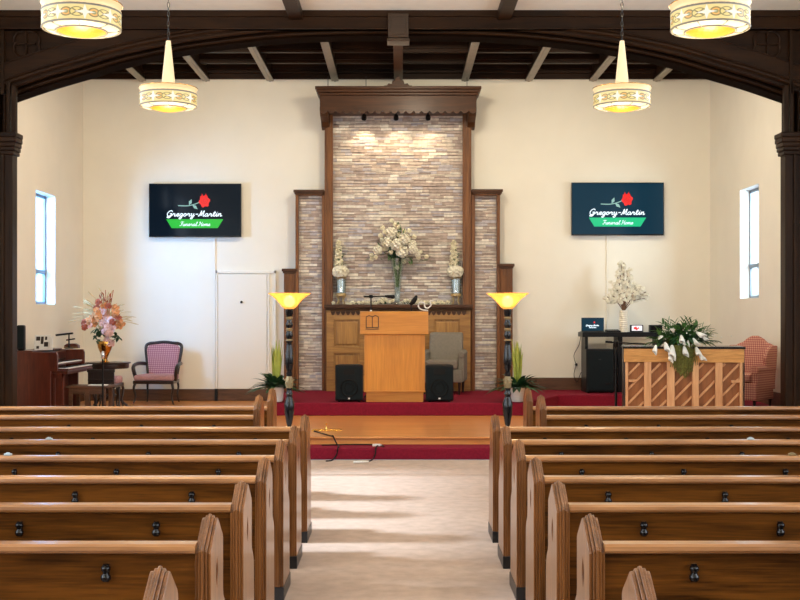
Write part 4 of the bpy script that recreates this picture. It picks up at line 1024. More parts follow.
# potted plants on the dais
def plant(px,pz,label,seed):
    d=17.55; r=thing('potted_plant',label,'potted plant',(X(px,d),d,dz),0,'potted plants at the dais corners'); q=random.Random(seed)
    m=MB(); m.lathe([(.085,0),(.10,.02),(.118,.215),(.112,.22),(.100,.20),(0,.195)],seg=24); part('pot',m,M['white'],r,smooth=40)
    m=MB(); m.lathe([(0,.192),(.1,.198)],seg=16); part('soil',m,M['soil'],r)
    m=MB()
    for i in range(70):
        a=i*2.4+q.random()*.4; e=q.uniform(.2,1.2); L=q.uniform(.34,.52)
        m.leaf((.03*math.cos(a),.03*math.sin(a),.19),(math.cos(a)*math.cos(e),math.sin(a)*math.cos(e)*.8,math.sin(e)),L,.085,.40,0,6)
    part('arching_leaves',m,M['greend'],r)
    m=MB()
    for i in range(26):
        a=q.uniform(0,6.28); rr=q.uniform(0,.05); m.leaf((rr*math.cos(a),rr*math.sin(a),.2),(math.cos(a)*.10,math.sin(a)*.10,1),q.uniform(.45,.76),.05,.0,0,5)
    part('upright_blades',m,M['greeny'],r,label='yellow-green upright blades')
    return r
plant(276.5,0,'potted plant with dark arching leaves in white pot behind the left torchiere',21)
plant(517.5,0,'potted plant with dark arching leaves in white pot behind the right torchiere',35)

# ================================================================== LEFT SIDE FURNITURE
SZ=.24
def cabriole(mb,x,y,h,sx,sy,r=.026):
    pts=cr([(x,y,h),(x+sx*.025,y+sy*.025,h*.72),(x+sx*.0,y+sy*.0,h*.35),(x+sx*.03,y+sy*.03,.02),(x+sx*.045,y+sy*.045,0.012)],4)
    n=len(pts); mb.tube(pts,[r*(1.0-.55*min(1,i/(n*.75))) for i in range(n)],8)
def queen_chair(loc,rot,label):
    r=thing('upholstered_armchair',label,'armchair',loc,rot)
    # faces -y
    m=MB()
    pr=[(-.25,.44),(-.285,.70),(-.315,.94),(-.27,1.005),(-.15,1.02),(0,1.035),(.15,1.02),(.27,1.005),(.315,.94),(.285,.70),(.25,.44)]
    P=cr([(a,0.25+.10*(b-.44)/.6,b) for a,b in pr],4); m.tube(P,.028,8); m.tube([P[0],P[-1]],.025,8); part('back_frame',m,M['darkwood'],r,smooth=50)
    m=MB(); pp=[(a*.93,b-(.02 if b>.9 else 0)) for a,b in pr]; i0=len(m.v); m.prism(pp,'y',-.03,.03)
    m.xf(Matrix.Translation((0,.30,.74))@Matrix.Rotation(R(-9),4,'X')@Matrix.Translation((0,0,-.74))); part('backrest',m,M['pinkfab'],r,bevel=.015)
    m=MB(); m.prism([(-.34,-.32),(.34,-.32),(.29,.26),(-.29,.26)],'z',.395,.495); part('seat_cushion',m,M['pinkseat'],r,bevel=.035,seg=3)
    m=MB(); m.prism([(-.35,-.33),(.35,-.33),(.29,.28),(-.29,.28)],'z',.345,.40); part('seat_rail',m,M['darkwood'],r,bevel=.012)
    for s in (-1,1):
        m=MB(); P=cr([(s*.30,.29,.66),(s*.355,.12,.675),(s*.375,-.08,.665),(s*.375,-.20,.63),(s*.365,-.22,.56),(s*.335,-.16,.40)],5); m.tube(P,.033,8); part('armrest',m,M['darkwood'],r,smooth=50)
        m=MB(); cabriole(m,s*.31,-.29,.37,s,-1); part('leg',m,M['darkwood'],r,smooth=60)
        m=MB(); cabriole(m,s*.26,.25,.37,s*.5,1,.022); part('leg',m,M['darkwood'],r,smooth=60)
    return r
queen_chair((X(158.5,19.72),19.72,SZ),R(-4),'mauve lattice-backed armchair with dark frame standing alone against the bluish wall')
# electronic organ, seen from its end; keyboards face the right
oy0,oy1=16.55,18.0; ox=-5.555
r=thing('console_organ','reddish mahogany console organ standing against the left wall','organ',(ox+.35,(oy0+oy1)/2,SZ))
zt=Z(352,16.6); zk=Z(371,16.6)
xk=X(58.5,16.6)   # front of end cheek
m=MB(); m.box(ox+.01,ox+.36,oy0+.03,oy1-.03,SZ,zt-.02); part('case',m,M['organ'],r,True,bevel=.004)
for y0_,y1_ in ((oy0,oy0+.045),(oy1-.045,oy1)):
    m=MB(); m.prism([(ox+.0,SZ),(ox+.0,zt),(xk-.02,zt),(xk+.0,zt-.05),(xk,zk+.02),(xk+.0,zk),(xk-.10,zk),(xk-.10,SZ)],'y',y0_,y1_); part('end_cheek',m,M['organ'],r,True,bevel=.006)
m=MB(); y=oy0+.05
a,b=X(40,16.6),X(64,16.6)
m.box(a,b,y,y+.03,SZ+.0,zk-.03); m.box(a,b,y-.02,y,zk-.10,zk-.03)
for xx in (a,a+.09,(a+b)/2+.02,b-.03): m.box(xx,xx+.03,y-.02,y,SZ,zk-.03)
m.box(a,b,y-.02,y,SZ,SZ+.10); part('panelled_end',m,M['organ'],r,True,bevel=.004)
m=MB(); m.box(xk-.50,xk+.13,oy0+.05,oy1-.05,zk-.05,zk-.0); part('key_bed',m,M['organ'],r,True,bevel=.006)
# lid top & back board
m=MB(); m.box(ox+.005,xk-.36,oy0+.0,oy1,zt-.001,zt+.018); part('top_board',m,M['organ'],r,True,bevel=.006)
for k,(xo,zo) in enumerate(((.05,.005),(-.11,.075))):
    m=MB(); m.box(xk+xo-.12,xk+xo+.08,oy0+.09,oy1-.09,zk+zo-.0,zk+zo+.025,0)
    n=44; L=(oy1-oy0-.18)/n
    for i in range(n): m.box(xk+xo-.05,xk+xo+.09,oy0+.09+i*L+.001,oy0+.09+(i+1)*L-.001,zk+zo+.025,zk+zo+.037,1)
    for i in range(n):
        if i%7 in (0,1,3,4,5): m.box(xk+xo-.05,xk+xo+.03,oy0+.09+(i+.7)*L,oy0+.09+(i+1.3)*L,zk+zo+.037,zk+zo+.047,2)
    part('keyboard',m,[M['organ'],M['paper'],M['black']],r,True)
m=MB(); m.bar((xk-.28,(oy0+oy1)/2,zk+.12),(xk-.40,(oy0+oy1)/2,zt-.01),1.3,.02,up=(1,0,0)); part('stop_panel',m,M['darkwood'],r,True)
m=MB(); m.prism([(ox+.35,SZ),(ox+.40,SZ),(ox+.40,zk-.05),(ox+.35,zk-.05)],'y',oy0+.05,oy1-.05); part('knee_panel',m,M['organ'],r,True)
# music sheets and photo on the organ
r=thing('sheet_music','open sheet music with dark and pale print standing on the organ','sheet music',(X(43,16.9),16.9,zt+.019)); m=MB()
m.box(-.13,.10,-.0,.006,0,.225); m.box(.10,.14,-.02,.01,0,.20)
m.xf(Matrix.Rotation(R(-12),4,'X')); part('page',m,M['paper'],r)
m=MB()
for (a,b,c,d_) in ((-.11,-.05,.14,.20),(-.04,.0,.09,.20),(.01,.07,.05,.12),(-.10,-.06,.02,.06),(.02,.05,.15,.2),(.11,.13,.03,.17)): m.box(a,b,-.004,0,c,d_)
m.xf(Matrix.Rotation(R(-12),4,'X')); part('dark_print',m,M['darkwood'],r)
m=MB(); m.box(-.14,.15,.01,.03,.0,.02); part('support_strip',m,M['darkwood'],r)
r=thing('tower_speaker','tall narrow black speaker on top of the organ near the arch column','speaker',(X(21.3,16.85),16.85,zt+.019))
m=MB(); m.box(-.055,.055,-.05,.05,.0,.365); part('body',m,M['black'],r,bevel=.02)
m=MB(); m.box(-.045,.045,-.056,-.046,.03,.34); part('grille',m,M['grille'],r,bevel=.01)
m=MB(); P=cr([(-.05,0,.06),(-.09,0,.05),(-.085,0,.10),(-.06,.0,.12)],4); m.tube(P,.006,6); part('cord',m,M['black'],r)
r=thing('organ_box','small reddish wooden box on the far end of the organ','box',(X(72,17.75),17.75,zt+.019))
m=MB(); m.prism([(-.11,0),(.11,0),(.105,.05),(.06,.075),(-.06,.075),(-.105,.05)],'y',-.06,.06); part('lid',m,M['organ'],r,bevel=.008)
m=MB(); m.box(-.10,.10,-.065,-.055,.012,.026); part('trim_strip',m,M['gold'],r)
r=thing('desk_lamp','black horizontal desk lamp on the far end of the organ','lamp',(X(69,17.6),17.6,zt+.019))
m=MB(); m.lathe([(.06,0),(.06,.015),(.012,.02),(.010,.24),(0,.24)],seg=14); part('stem',m,M['black'],r,smooth=40)
m=MB(); m.bar((-.20,0,.205),(.06,0,.235),.06,.03); part('lamp_head',m,M['black'],r,bevel=.008)
m=MB(); m.bar((-.04,0,.13),(.09,0,.15),.03,.02); part('crossbar',m,M['black'],r)
r=thing('folded_cloth','pale pink folded cloth lying across the organ bench end','cloth',(X(90,17.3),17.3,zk+.002)); 
# organ bench with pale legs
bd_=16.75
r=thing('organ_bench','brown wooden bench with slatted legs in front of the organ','bench',(X(87,bd_),bd_,SZ))
zb_=Z(386,bd_)-SZ; w_=.62/2
m=MB(); m.box(-w_,w_,-.02,.42,zb_-.035,zb_); part('bench_top',m,M['base'],r,bevel=.006)
for sx in (-1,1):
    for yy in (.0,.38):
        m=MB(); m.box(sx*(w_-.07)-.025,sx*(w_-.07)+.025,yy,yy+.04,0,zb_-.035); part('leg',m,M['base'],r)
m=MB(); m.box(-.03,.03,0,.04,0,zb_-.035); part('leg',m,M['base'],r)
m=MB(); m.box(-w_+.05,w_-.05,.005,.03,zb_-.12,zb_-.035); part('apron',m,M['base'],r)
r2=thing('hymn_booklet','pale booklet lying on the brown organ bench','book',(X(96,bd_),bd_+.12,SZ+zb_)); m=MB(); m.box(-.13,.13,-.08,.08,.0,.014); part('cover',m,M['paper'],r2,bevel=.002); m=MB(); m.box(-.12,.125,-.075,.075,.003,.011); part('pages',m,M['whitepl'],r2)
# remove the empty placeholder made above
for o in [o for o in bpy.data.objects if o.name.startswith('folded_cloth')]: bpy.data.objects.remove(o)
# dark low-backed chair behind the bench
cd_=17.6
r=thing('low_backed_chair','dark wooden chair with a solid low back behind the organ bench','chair',(-4.55,cd_,SZ))
zc=Z(369,cd_)-SZ
m=MB(); m.box(-.20,.20,-.03,.0,.42,zc); m.box(-.21,.21,-.04,.0,zc-.05,zc); m.box(-.20,.20,-.04,.0,.50,.53); part('backrest',m,M['darkwood'],r,bevel=.006)
m=MB(); m.box(-.21,.21,-.02,.42,.39,.44); part('seat',m,M['darkwood'],r,bevel=.01)
for sx in (-.18,.18):
    for yy in (0,.38): m=MB(); m.lathe([(.015,0),(.022,.39)],(sx,yy,0),8); part('leg',m,M['darkwood'],r)
# pink-topped stool
sd=18.35
r=thing('upholstered_stool','dark carved stool with pale pink seat in front of the round table','stool',(X(108.5,sd),sd,SZ))
zs=Z(376,sd)-SZ
m=MB(); m.box(-.19,.19,-.18,.18,zs-.12,zs); part('seat_cushion',m,M['pinkseat'],r,bevel=.04,seg=3)
m=MB(); m.box(-.2,.2,-.19,.19,zs-.17,zs-.11); part('seat_rail',m,M['darkwood'],r,bevel=.01)
for sx in (-1,1):
    for sy in (-1,1): m=MB(); cabriole(m,sx*.17,sy*.16,zs-.14,sx,sy,.024); part('leg',m,M['darkwood'],r,smooth=60)
# round table
td=18.98
r=thing('round_table','dark round table with deep edge under the orchid vase','table',(X(108,td),td,SZ)); zt_=tz-SZ
m=MB(); m.lathe([(0,zt_-.105),(.33,zt_-.105),(.34,zt_-.09),(.34,zt_-.03),(.365,zt_-.022),(.37,zt_-.008),(.36,zt_-.002),(0,zt_-.002)],seg=40); part('tabletop',m,M['darkwood'],r,smooth=40)
m=MB(); m.lathe([(.10,zt_-.105),(.085,zt_-.16),(.05,zt_-.30),(.065,.35),(.07,.25),(.04,.18),(.06,.12),(0,.10)],seg=16); part('pedestal',m,M['darkwood'],r,smooth=50)
for k in range(3):
    a=k*2*PI/3+.5; m=MB(); P=cr([(.04*math.cos(a),.04*math.sin(a),.2),(.15*math.cos(a),.15*math.sin(a),.17),(.28*math.cos(a),.28*math.sin(a),.03),(.32*math.cos(a),.32*math.sin(a),.02)],4); m.tube(P,.02,8); part('leg',m,M['darkwood'],r,smooth=50)
# thin black mic stand in front of the table
md=16.45
r=thing('microphone_stand','thin straight black microphone stand in front of the organ bench','microphone stand',(X(102.8,md),md,SZ))
m=MB(); m.tube([(0,0,.03),(0,0,Z(357,md)-SZ)],.013,10); part('pole',m,M['black'],r)
m=MB(); m.lathe([(.0,0),(.13,0),(.13,.02),(.03,.04),(.014,.06)],seg=24); part('base',m,M['black'],r,smooth=40)
m=MB(); z=Z(357,md)-SZ; m.lathe([(.016,z-.03),(.026,z),(.026,z+.05),(.016,z+.08),(0,z+.085)],seg=12); part('clip',m,M['chrome'],r,smooth=50)

# ================================================================== RIGHT SIDE
# tall black desk
dd_=19.62
r=thing('tall_desk','tall black standing desk behind the microphone stand, holding the laptop','desk',(X(622,dd_),dd_+.2,dz))
zt=Z(332.3,dd_); zb_=Z(337,dd_)
m=MB(); m.box(X(582.5,dd_),X(665,dd_),dd_,dd_+.5,zb_,zt); part('desktop',m,M['black'],r,True,bevel=.006)
for a,b in ((585.5,588.5),(618.5,623),(658,661)):
    m=MB(); m.box(X(a,dd_),X(b,dd_),dd_+.05,dd_+.45,dz,zb_); part('leg',m,M['black'],r,True)
m=MB(); m.box(X(588,dd_),X(659,dd_),dd_+.40,dd_+.43,dz+.1,zb_-.30); part('modesty_panel',m,M['black'],r,True)
sub=19.45
r=thing('subwoofer_cabinet','large black loudspeaker cabinet on the red carpet beneath the desk\'s left half','speaker',(X(600,sub),sub+.2,dz))
m=MB(); m.box(X(586.2,sub),X(614.5,sub),sub,sub+.40,dz+.015,Z(349.3,sub)); part('cabinet',m,M['black'],r,True,bevel=.012)
m=MB(); m.box(X(588,sub),X(613,sub),sub-.012,sub,dz+.05,Z(351,sub)); part('grille',m,M['grille'],r,True,bevel=.006)
m=MB(); m.box(X(605.5,sub),X(610.5,sub),sub-.018,sub-.010,Z(384.5,sub),Z(382.8,sub)); part('badge',m,M['steel'],r,True)
m=MB(); m.box(X(600,sub)-.02,X(600,sub)+.02,sub-.018,sub-.01,Z(360,sub),Z(359,sub)); part('badge',m,M['steel'],r,True)
m=MB(); 
for a in (588.5,612): m.box(X(a,sub)-.02,X(a,sub)+.02,sub+.02,sub+.38,dz,dz+.02)
part('foot',m,M['rubber'],r,True)
# laptop showing the logo
ld=19.78
r=thing('laptop','open laptop with navy logo screen at the left end of the tall desk','laptop',(X(592.5,ld),ld,Z(332.3,dd_)+.001))
k=F/ld; w=11.3/k; h=13.6/k
m=MB(); m.box(-w,w,-.02,.16,0,.014); part('keyboard_deck',m,M['steel'],r,bevel=.003)
m=MB(); m.box(-w,w,-.02,-.008,.014,h+.014); part('lid',m,M['steel'],r,bevel=.004)
m=MB(); m.box(-w+.008,w-.008,-.0225,-.0195,.024,h+.006); part('screen',m,M['scr_r'],r)
m=MB(); script(m,'Gregory-Martin',-.115,.105,.105,.0125,.0065,-.0245); script(m,'Funeral Home',-.065,.06,.072,.009,.005,-.0245)
part('screen_lettering',m,M['s_white'],r)
m=MB(); m.prism([(.028+.014*math.cos(a*PI/5),.168+.018*math.sin(a*PI/5)) for a in range(10)],'y',-.0245,-.023); part('rose_bloom',m,M['s_red'],r)
# mixer box, tablet, dark frame
def deskitem(name,label,cat,px0,px1,py0,py1,build):
    z=Z(332.3,dd_); r=thing(name,label,cat,(X((px0+px1)/2,19.7),19.7,z)); k=F/19.7; build(r,(px1-px0)/2/k,(py1-py0)/k); return r
def b1(r,w,h):
    m=MB(); m.prism([(-.02,0),(.2,0),(.2,h*1.15),(-.02,h*.6)],'x',-w,w); part('mixer_body',m,M['black'],r,bevel=.004)
    m=MB(); 
    for i in range(7): m.lathe([(.007,0),(.006,.012)],(-w+.03+i*(2*w-.06)/6,.08,h*.9),8)
    part('fader_knob',m,M['steel'],r)
deskitem('audio_mixer','low black audio mixer beside the laptop on the tall desk','mixer',606.5,620.5,330,332.3,b1)
def b2(r,w,h):
    m=MB(); m.box(-w,w,.0,.02,0,h); part('frame',m,M['black'],r,bevel=.004)
    m=MB(); m.box(-w+.03,w-.02,-.003,0,.025,h-.012); part('picture',m,M['s_pale'],r)
    m=MB()
    for cx_,cz_,rr in ((-.03,.07,.022),(.0,.055,.02),(.03,.07,.014),(-.01,.085,.012)): m.prism([(cx_+rr*math.cos(a*PI/4),cz_+rr*math.sin(a*PI/4)) for a in range(8)],'y',-.005,-.003)
    part('pink_figure',m,M['s_red'],r)
    m=MB(); m.bar((0,.02,h*.6),(0,.09,.004),.04,.006); part('easel_back',m,M['black'],r)
deskitem('picture_tablet','small black tablet showing a red and white picture on the tall desk','tablet',630,643.3,325,332.3,b2)
def b3(r,w,h):
    m=MB(); m.box(-w,w,0,.10,0,h); part('housing',m,M['black'],r,bevel=.008)
    m=MB(); m.box(-w+.015,w-.015,-.004,.0,.015,h-.015); part('front_panel',m,M['blackgloss'],r)
deskitem('black_receiver_box','plain black box at the right end of the tall desk behind the calla lilies','box',649.8,662.5,325,332.3,b3)
# wall outlet and cord near the desk
m=MB(); q_=20.29; m.box(X(575,q_)-.04,X(575,q_)+.04,20.285,20.2995,Z(365,q_)-.05,Z(365,q_)+.05); r=part('wall_outlet',m,M['doorw'],None,bevel=.003); tag(r,'small wall outlet left of the tall desk','outlet')
m=MB(); m.ball((X(576,q_),20.265,Z(364.5,q_)),.025,8,6); P=cr([(X(576,20.26),20.26,Z(364.5,20.2)),(X(574,20.2),20.2,Z(355,20.2)),(X(579,20.2),20.2,Z(345,20.2)),(X(581,20.2),20.15,Z(334,20.2)),(X(583.8,20.15),20.14,Z(331.3,20.15))],5); m.tube(P,.006,6)
P=cr([(X(576,20.26),20.25,Z(365,20.2)),(X(574,20.2),20.2,Z(375,20.2)),(X(577,20.2),20.2,Z(382,20.2)),(X(581,20.2),20.15,Z(372,20.2)),(X(584,20.2),20.15,Z(377,20.2))],5); m.tube(P,.006,6)
o=part('power_cord',m,M['steel'],None,smooth=60); tag(o,'grey power cords looping from the wall outlet to the tall desk','cord')
# boom stand beside piano
ms=16.4; 
r=thing('boom_microphone_stand','black boom microphone stand with level arm left of the piano','microphone stand',(X(616,ms),ms,SZ))
m=MB(); m.tube([(0,0,.10),(0,0,Z(372,ms)-SZ)],.019,10); m.tube([(0,0,Z(372,ms)-SZ),(0,0,Z(342,ms)-SZ)],.012,10); m.lathe([(.024,0),(.024,.06)],(0,0,Z(373,ms)-SZ),12); part('pole',m,M['black'],r,smooth=40)
m=MB(); m.bar((X(605.5,ms)-X(616,ms),0,Z(341.8,ms)-SZ),(X(612,ms)-X(616,ms),0,Z(342.2,ms)-SZ),.03,.03); m.tube([(X(606,ms)-X(616,ms),0,Z(342,ms)-SZ),(X(647,ms)-X(616,ms),0,Z(344.2,ms)-SZ)],.011,8); part('boom',m,M['black'],r)
m=MB(); m.lathe([(.02,-.06),(.038,-.03),(.038,.03),(.02,.05)],(0,0,Z(343.5,ms)-SZ),12); part('clutch',m,M['black'],r,smooth=40)
for k in range(3):
    a=k*2*PI/3+.3; m=MB(); m.tube([(0,0,.16),(.28*math.cos(a),.28*math.sin(a),.015)],.011,8); part('leg',m,M['black'],r)
m=MB(); m.tube([(-.035,-.0,Z(344,ms)-SZ),(-.04,0,Z(360,ms)-SZ),(-.03,0,Z(378,ms)-SZ)],.006,6); part('cable',m,M['rubber'],r)
# piano seen from behind
pd2=15.15; x0,x1=X(624.5,pd2),X(742.6,pd2); zt=Z(346.6,pd2)
r=thing('upright_piano','upright piano turned with its slatted wooden back to the pews','piano',((x0+x1)/2,pd2,SZ),R(-9))
m=MB(); m.box(x0-.012,x1+.012,pd2-.02,pd2+.62,zt-.03,zt); part('lid',m,M['blackgloss'],r,True,bevel=.006)
for a_,b_ in ((x0,x0+.03),(x1-.03,x1)): m=MB(); m.box(a_,b_,pd2,pd2+.60,SZ,zt-.03); part('side_panel',m,M['darkwood'],r,True,bevel=.004)
m=MB(); m.box(x0+.03,x1-.03,pd2+.50,pd2+.60,SZ+.05,zt-.03); m.box(x0+.03,x1-.03,pd2+.58,pd2+.86,SZ+.55,SZ+.68); part('front_case',m,M['darkwood'],r,True,bevel=.004)
for s in (x0+.08,x1-.08): m=MB(); m.box(s-.03,s+.03,pd2+.76,pd2+.82,SZ,SZ+.55); part('leg',m,M['darkwood'],r,True)
m=MB(); m.box(x0+.006,x1-.006,pd2-.005,pd2+.06,Z(362.3,pd2),zt-.03); part('back_top_board',m,M['piano_b'],r,True,bevel=.003)
st=[(626,629.2),(645,652),(667.5,675),(692,698.5),(714.5,721.5),(738,742)]
m=MB()
for a,b in st: m.box(X(a,pd2),X(b,pd2),pd2-.0,pd2+.08,SZ+.02,Z(362.3,pd2))
m.box(x0+.006,x1-.006,pd2+.0,pd2+.08,SZ+.02,SZ+.14); part('back_post',m,M['piano_f'],r,True,bevel=.005)
m=MB(); m.box(x0+.03,x1-.03,pd2+.07,pd2+.09,SZ+.14,Z(362.3,pd2)); part('soundboard',m,M['piano_p'],r,True)
# diagonal ribs
m=MB(); sl=1.0
for (a,b) in ((629.2,645),(652,667.5),(675,692),(698.5,714.5),(721.5,738)):
    xa,xb=X(a,pd2),X(b,pd2); wdt=xb-xa; zlo,zhi=SZ+.14,Z(363.5,pd2)
    for k in range(-2,9):
        z0=zlo+k*.19+ (a-629)*.0013; z1=z0+wdt*1.05
        A_=(xa,z0); B_=(xb,z1)
        if z1<zlo or z0>zhi: continue
        t0=max(0,(zlo-z0)/(z1-z0)); t1=min(1,(zhi-z0)/(z1-z0))
        if t1-t0<.12: continue
        m.bar((xa+wdt*t0,pd2+.052,z0+(z1-z0)*t0),(xa+wdt*t1,pd2+.052,z0+(z1-z0)*t1),.026,.035,up=(0,1,0))
part('diagonal_rib',m,M['piano_f'],r,True)
for a_,b_ in ((629.5,637),(730,738)): m=MB(); m.box(X(a_,pd2),X(b_,pd2),pd2+.0,pd2+.06,Z(382.5,pd2),Z(380,pd2)); part('grab_bar',m,M['piano_f'],r,True,bevel=.004)
# calla lily spray on the piano
fx=15.2; r=thing('calla_lily_spray','cascading green spray of white calla lilies draped over the piano back','flower arrangement',(X(682,fx),fx+.05,zt)); k_=F/15.1
def lp(px,py,y=0): return ((px-682)/k_, y, (346.6-py)/k_)
q=random.Random(14)
m=MB(); m.ball((0,.03,.07),(.20,.11,.07),12,8); part('flower_base',m,M['moss'],r)
m=MB(); m2_=MB()
for i in range(210):
    a=q.uniform(0,2*PI); rr=abs(q.gauss(0,.17)); b=(max(-.3,min(.3,rr*math.cos(a))),q.uniform(-.12,.10),.05+q.uniform(0,.10))
    e=q.uniform(-.35,1.2); aa=q.uniform(0,2*PI)
    L=q.uniform(.08,.20)
    (m if i%3 else m2_).leaf(b,(b[0]*3+math.cos(aa)*.6,math.sin(aa)*.5-.25,math.sin(e)+.15),L*.85,.055,.35,0,4)
for px,py in ((662,323),(668,320.5),(675,322),(684,320),(692,321.5),(698,325),(704,327),(712,333),(716,341),(657,331),(652,338),(650,343),(688,319.5),(709,329)):
    s0=Vector(lp(682+(px-682)*.35,338,-.02)); e=Vector(lp(px,py,-.03)); d=e-s0; m.leaf(s0,d,d.length*1.08,.035,.08,0,5)
    for t in (.3,.5,.7,.9): 
        for s in (-1,1): m.leaf(s0+d*t,(d.x+s*.15,d.y,d.z+.03),.12,.05,.25,0,4)
for i in range(120):
    t=q.uniform(0,PI); rr=q.uniform(.2,1)**.6; px=684+29*rr*math.cos(t); py=343-20*rr*math.sin(t)
    b=Vector(lp(684+(px-684)*.8,343+(py-343)*.8,-.05-q.uniform(0,.06))); (m if i%2 else m2_).leaf(b,((px-684)*.03,-.35,(343-py)*.03+q.uniform(-.4,.3)),q.uniform(.09,.15),.06,.3,0,4)
part('foliage',m,M['green'],r); part('foliage',m2_,M['greend'],r)
# moss curtain: hangs in front of the piano back
m=MB()
for i in range(260):
    px=q.gauss(682,5.5); px=max(670.5,min(695,px)); y=-.10-q.uniform(0,.05); L=(34-abs(px-683)*.8)*q.uniform(.45,1.0)
    P=[lp(px,345,y),lp(px+q.uniform(-1.5,1.5),345+L*.5,y-q.uniform(0,.03)),lp(px+q.uniform(-2,2),345+L,y+.01)]; m.tube(P,.0035,4)
part('hanging_moss',m,M['moss'],r)['kind']='stuff'
def calla(p,d,L):
    mb=MB(); d=Vector(d).normalized(); u=d.cross(Vector((0,1,0)));
    if u.length<.1: u=Vector((1,0,0))
    u.normalize(); v=d.cross(u); vs=[];fs=[]; n=10; ring=7
    for i in range(ring+1):
        t=i/ring; rr=L*(.07+.24*t**.8)*(1-.25*max(0,t-.8)*5)
        for k in range(n):
            a=2*PI*k/n; lift=L*.35*max(0,math.cos(a))*t*t
            pt=Vector(p)+d*(L*t*.75+lift)+(u*math.cos(a)+v*math.sin(a))*rr; vs.append(pt)
    for i in range(ring):
        for k in range(n):
            k2=(k+1)%n; fs.append((i*n+k,i*n+k2,(i+1)*n+k2,(i+1)*n+k))
    mb.add(vs,fs); mb.tube([Vector(p),Vector(p)+d*L*.7],[.006,.011],6); return mb
for px,py,dx,dzz,L in ((654,345,-.3,-1,.13),(663,342,.2,-1,.15),(670,345,-.1,-1,.20),(668,353,.0,-1,.13),(682,346,.1,-1,.15),(679,335,.0,-.6,.15),(694,347,.3,-1,.15),(697,353,.6,-1,.13),(694,332,.6,-.4,.14),(691,338,.4,-.8,.12),(700,336,.5,-.5,.10),(672,332,-.3,.3,.10),(686,340,-.1,-1,.09),(661,336,-.6,-.2,.09)):
    m=calla(lp(px,py,-.16),(dx,-.45,dzz),L); part('calla_lily',m,M['whitefl'],r,smooth=60)
m=MB()
for k in range(60):
    b=lp(q.gauss(690,16),q.uniform(330,347),q.uniform(-.15,.0)); m.ball(b,.010,6,5)
part('bud_sprig',m,M['whitefl'],r)['kind']='stuff'
# coral wing chair in the right corner
wx,wy=4.90,16.42
r=thing('wing_chair','coral lattice wing chair with humped back between the piano and the right wall','armchair',(wx+.0,wy,dz),R(-42)); r.scale=(.86,.86,.88)
m=MB()
pr=[(-.37,.42),(-.375,.86),(-.36,.95),(-.30,1.02),(-.20,1.06),(-.13,1.12),(-.05,1.16),(.05,1.16),(.13,1.12),(.20,1.06),(.30,1.02),(.36,.95),(.375,.86),(.37,.42)]
m.prism(pr,'y',-.05,.07); m.xf(Matrix.Translation((0,.30,.42))@Matrix.Rotation(R(-9),4,'X')@Matrix.Translation((0,0,-.42))); part('backrest',m,M['coral'],r,bevel=.03,seg=3)
m=MB(); m.prism([(-.27,-.36),(.27,-.36),(.27,.30),(-.27,.30)],'z',.42,.56); part('seat_cushion',m,M['coral'],r,bevel=.04,seg=3)
m=MB(); m.prism([(-.36,-.34),(.36,-.34),(.34,.36),(-.34,.36)],'z',.14,.42); part('seat_base',m,M['coral'],r,bevel=.02)
for s in (-1,1):
    m=MB(); a,b=sorted((s*.27,s*.37)); m.box(a,b,-.32,.34,.30,.62); m.tube([(s*.325,-.34,.63),(s*.325,.30,.63)],.065,12); part('armrest',m,M['coral'],r,smooth=50)
    m=MB(); m.prism([(.38,.60),(.42,1.0),(.22,1.0),(.05,.92),(-.02,.80),(.02,.66)],'x',*sorted((s*.32,s*.385))); part('wing',m,M['coral'],r,bevel=.02)
for sx in (-.3,.3):
    for sy in (-.28,.30): m=MB(); m.lathe([(.016,0),(.028,.15)],(sx,sy,0),8); part('leg',m,M['darkwood'],r)

# ================================================================== THINGS ON THE PLATFORM FLOOR
bd3=15.0
r=thing('brass_stand','flat brass bar with a small upright knob on the platform boards','brass stand',(X(327,bd3),bd3,SZ))
m=MB(); m.box(-.20,.19,-.04,.04,.0,.018); part('base',m,M['brass'],r,bevel=.004)
m=MB(); m.lathe([(.02,.018),(.012,.03),(.008,.08),(.014,.095),(0,.11)],(-.01,0,0),12); part('knob',m,M['brass'],r,smooth=50)
m=MB(); m.box(-.18,.17,-.012,.012,.018,.024); part('rib',m,M['brass'],r)
def fl(px,py,z):
    d=F*(CAMZ-z)/(py-315); return (X(px,d),d,z)
m=MB(); a=[fl(314,432,SZ+.006),fl(330,437,SZ+.006)]
P=[fl(314,431,SZ+.008),fl(324,434,SZ+.008),fl(333,436.4,SZ+.008)]
P1=cr(P,4); m.tube(P1,.008,6)
P=[(X(333,14.25),14.26,SZ+.012),(X(336,14.1),14.24,.16),(X(339,14.0),14.0,.151),(X(338,13.9),13.90,.15),(X(336,13.8),13.89,.06),(X(332,13.8),13.80,.010),(X(326,13.75),13.74,.008)]
m.tube(cr([P1[-1]]+P,4),.008,6)
P=[(X(322,14.2),14.16,.151),(X(340,14.2),14.20,.151),(X(360,14.2),14.22,.151),(X(378,14.2),14.18,.152),(X(384,14),14.02,.152)]
m.tube(cr(P,5),.008,6)
P=[(X(378,14.1),14.1,.152),(X(376,14),13.91,.145),(X(375,13.9),13.895,.06),(X(370,13.7),13.75,.008),(X(355,13.7),13.70,.008)]
m.tube(cr(P,5),.008,6)
o=part('floor_cable',m,M['rubber'],None,smooth=60); tag(o,'black cable trailing over the red carpet step','cable')
m=MB(); m.box(-.05,.05,-.02,.02,0,.03); m.box(.05,.07,-.012,.012,.008,.02); o=part('cable_plug',m,M['white'],None,bevel=.006); o.location=(X(376.5,14.1),14.10,.1425); tag(o,'small pale plug block on the red step','plug')
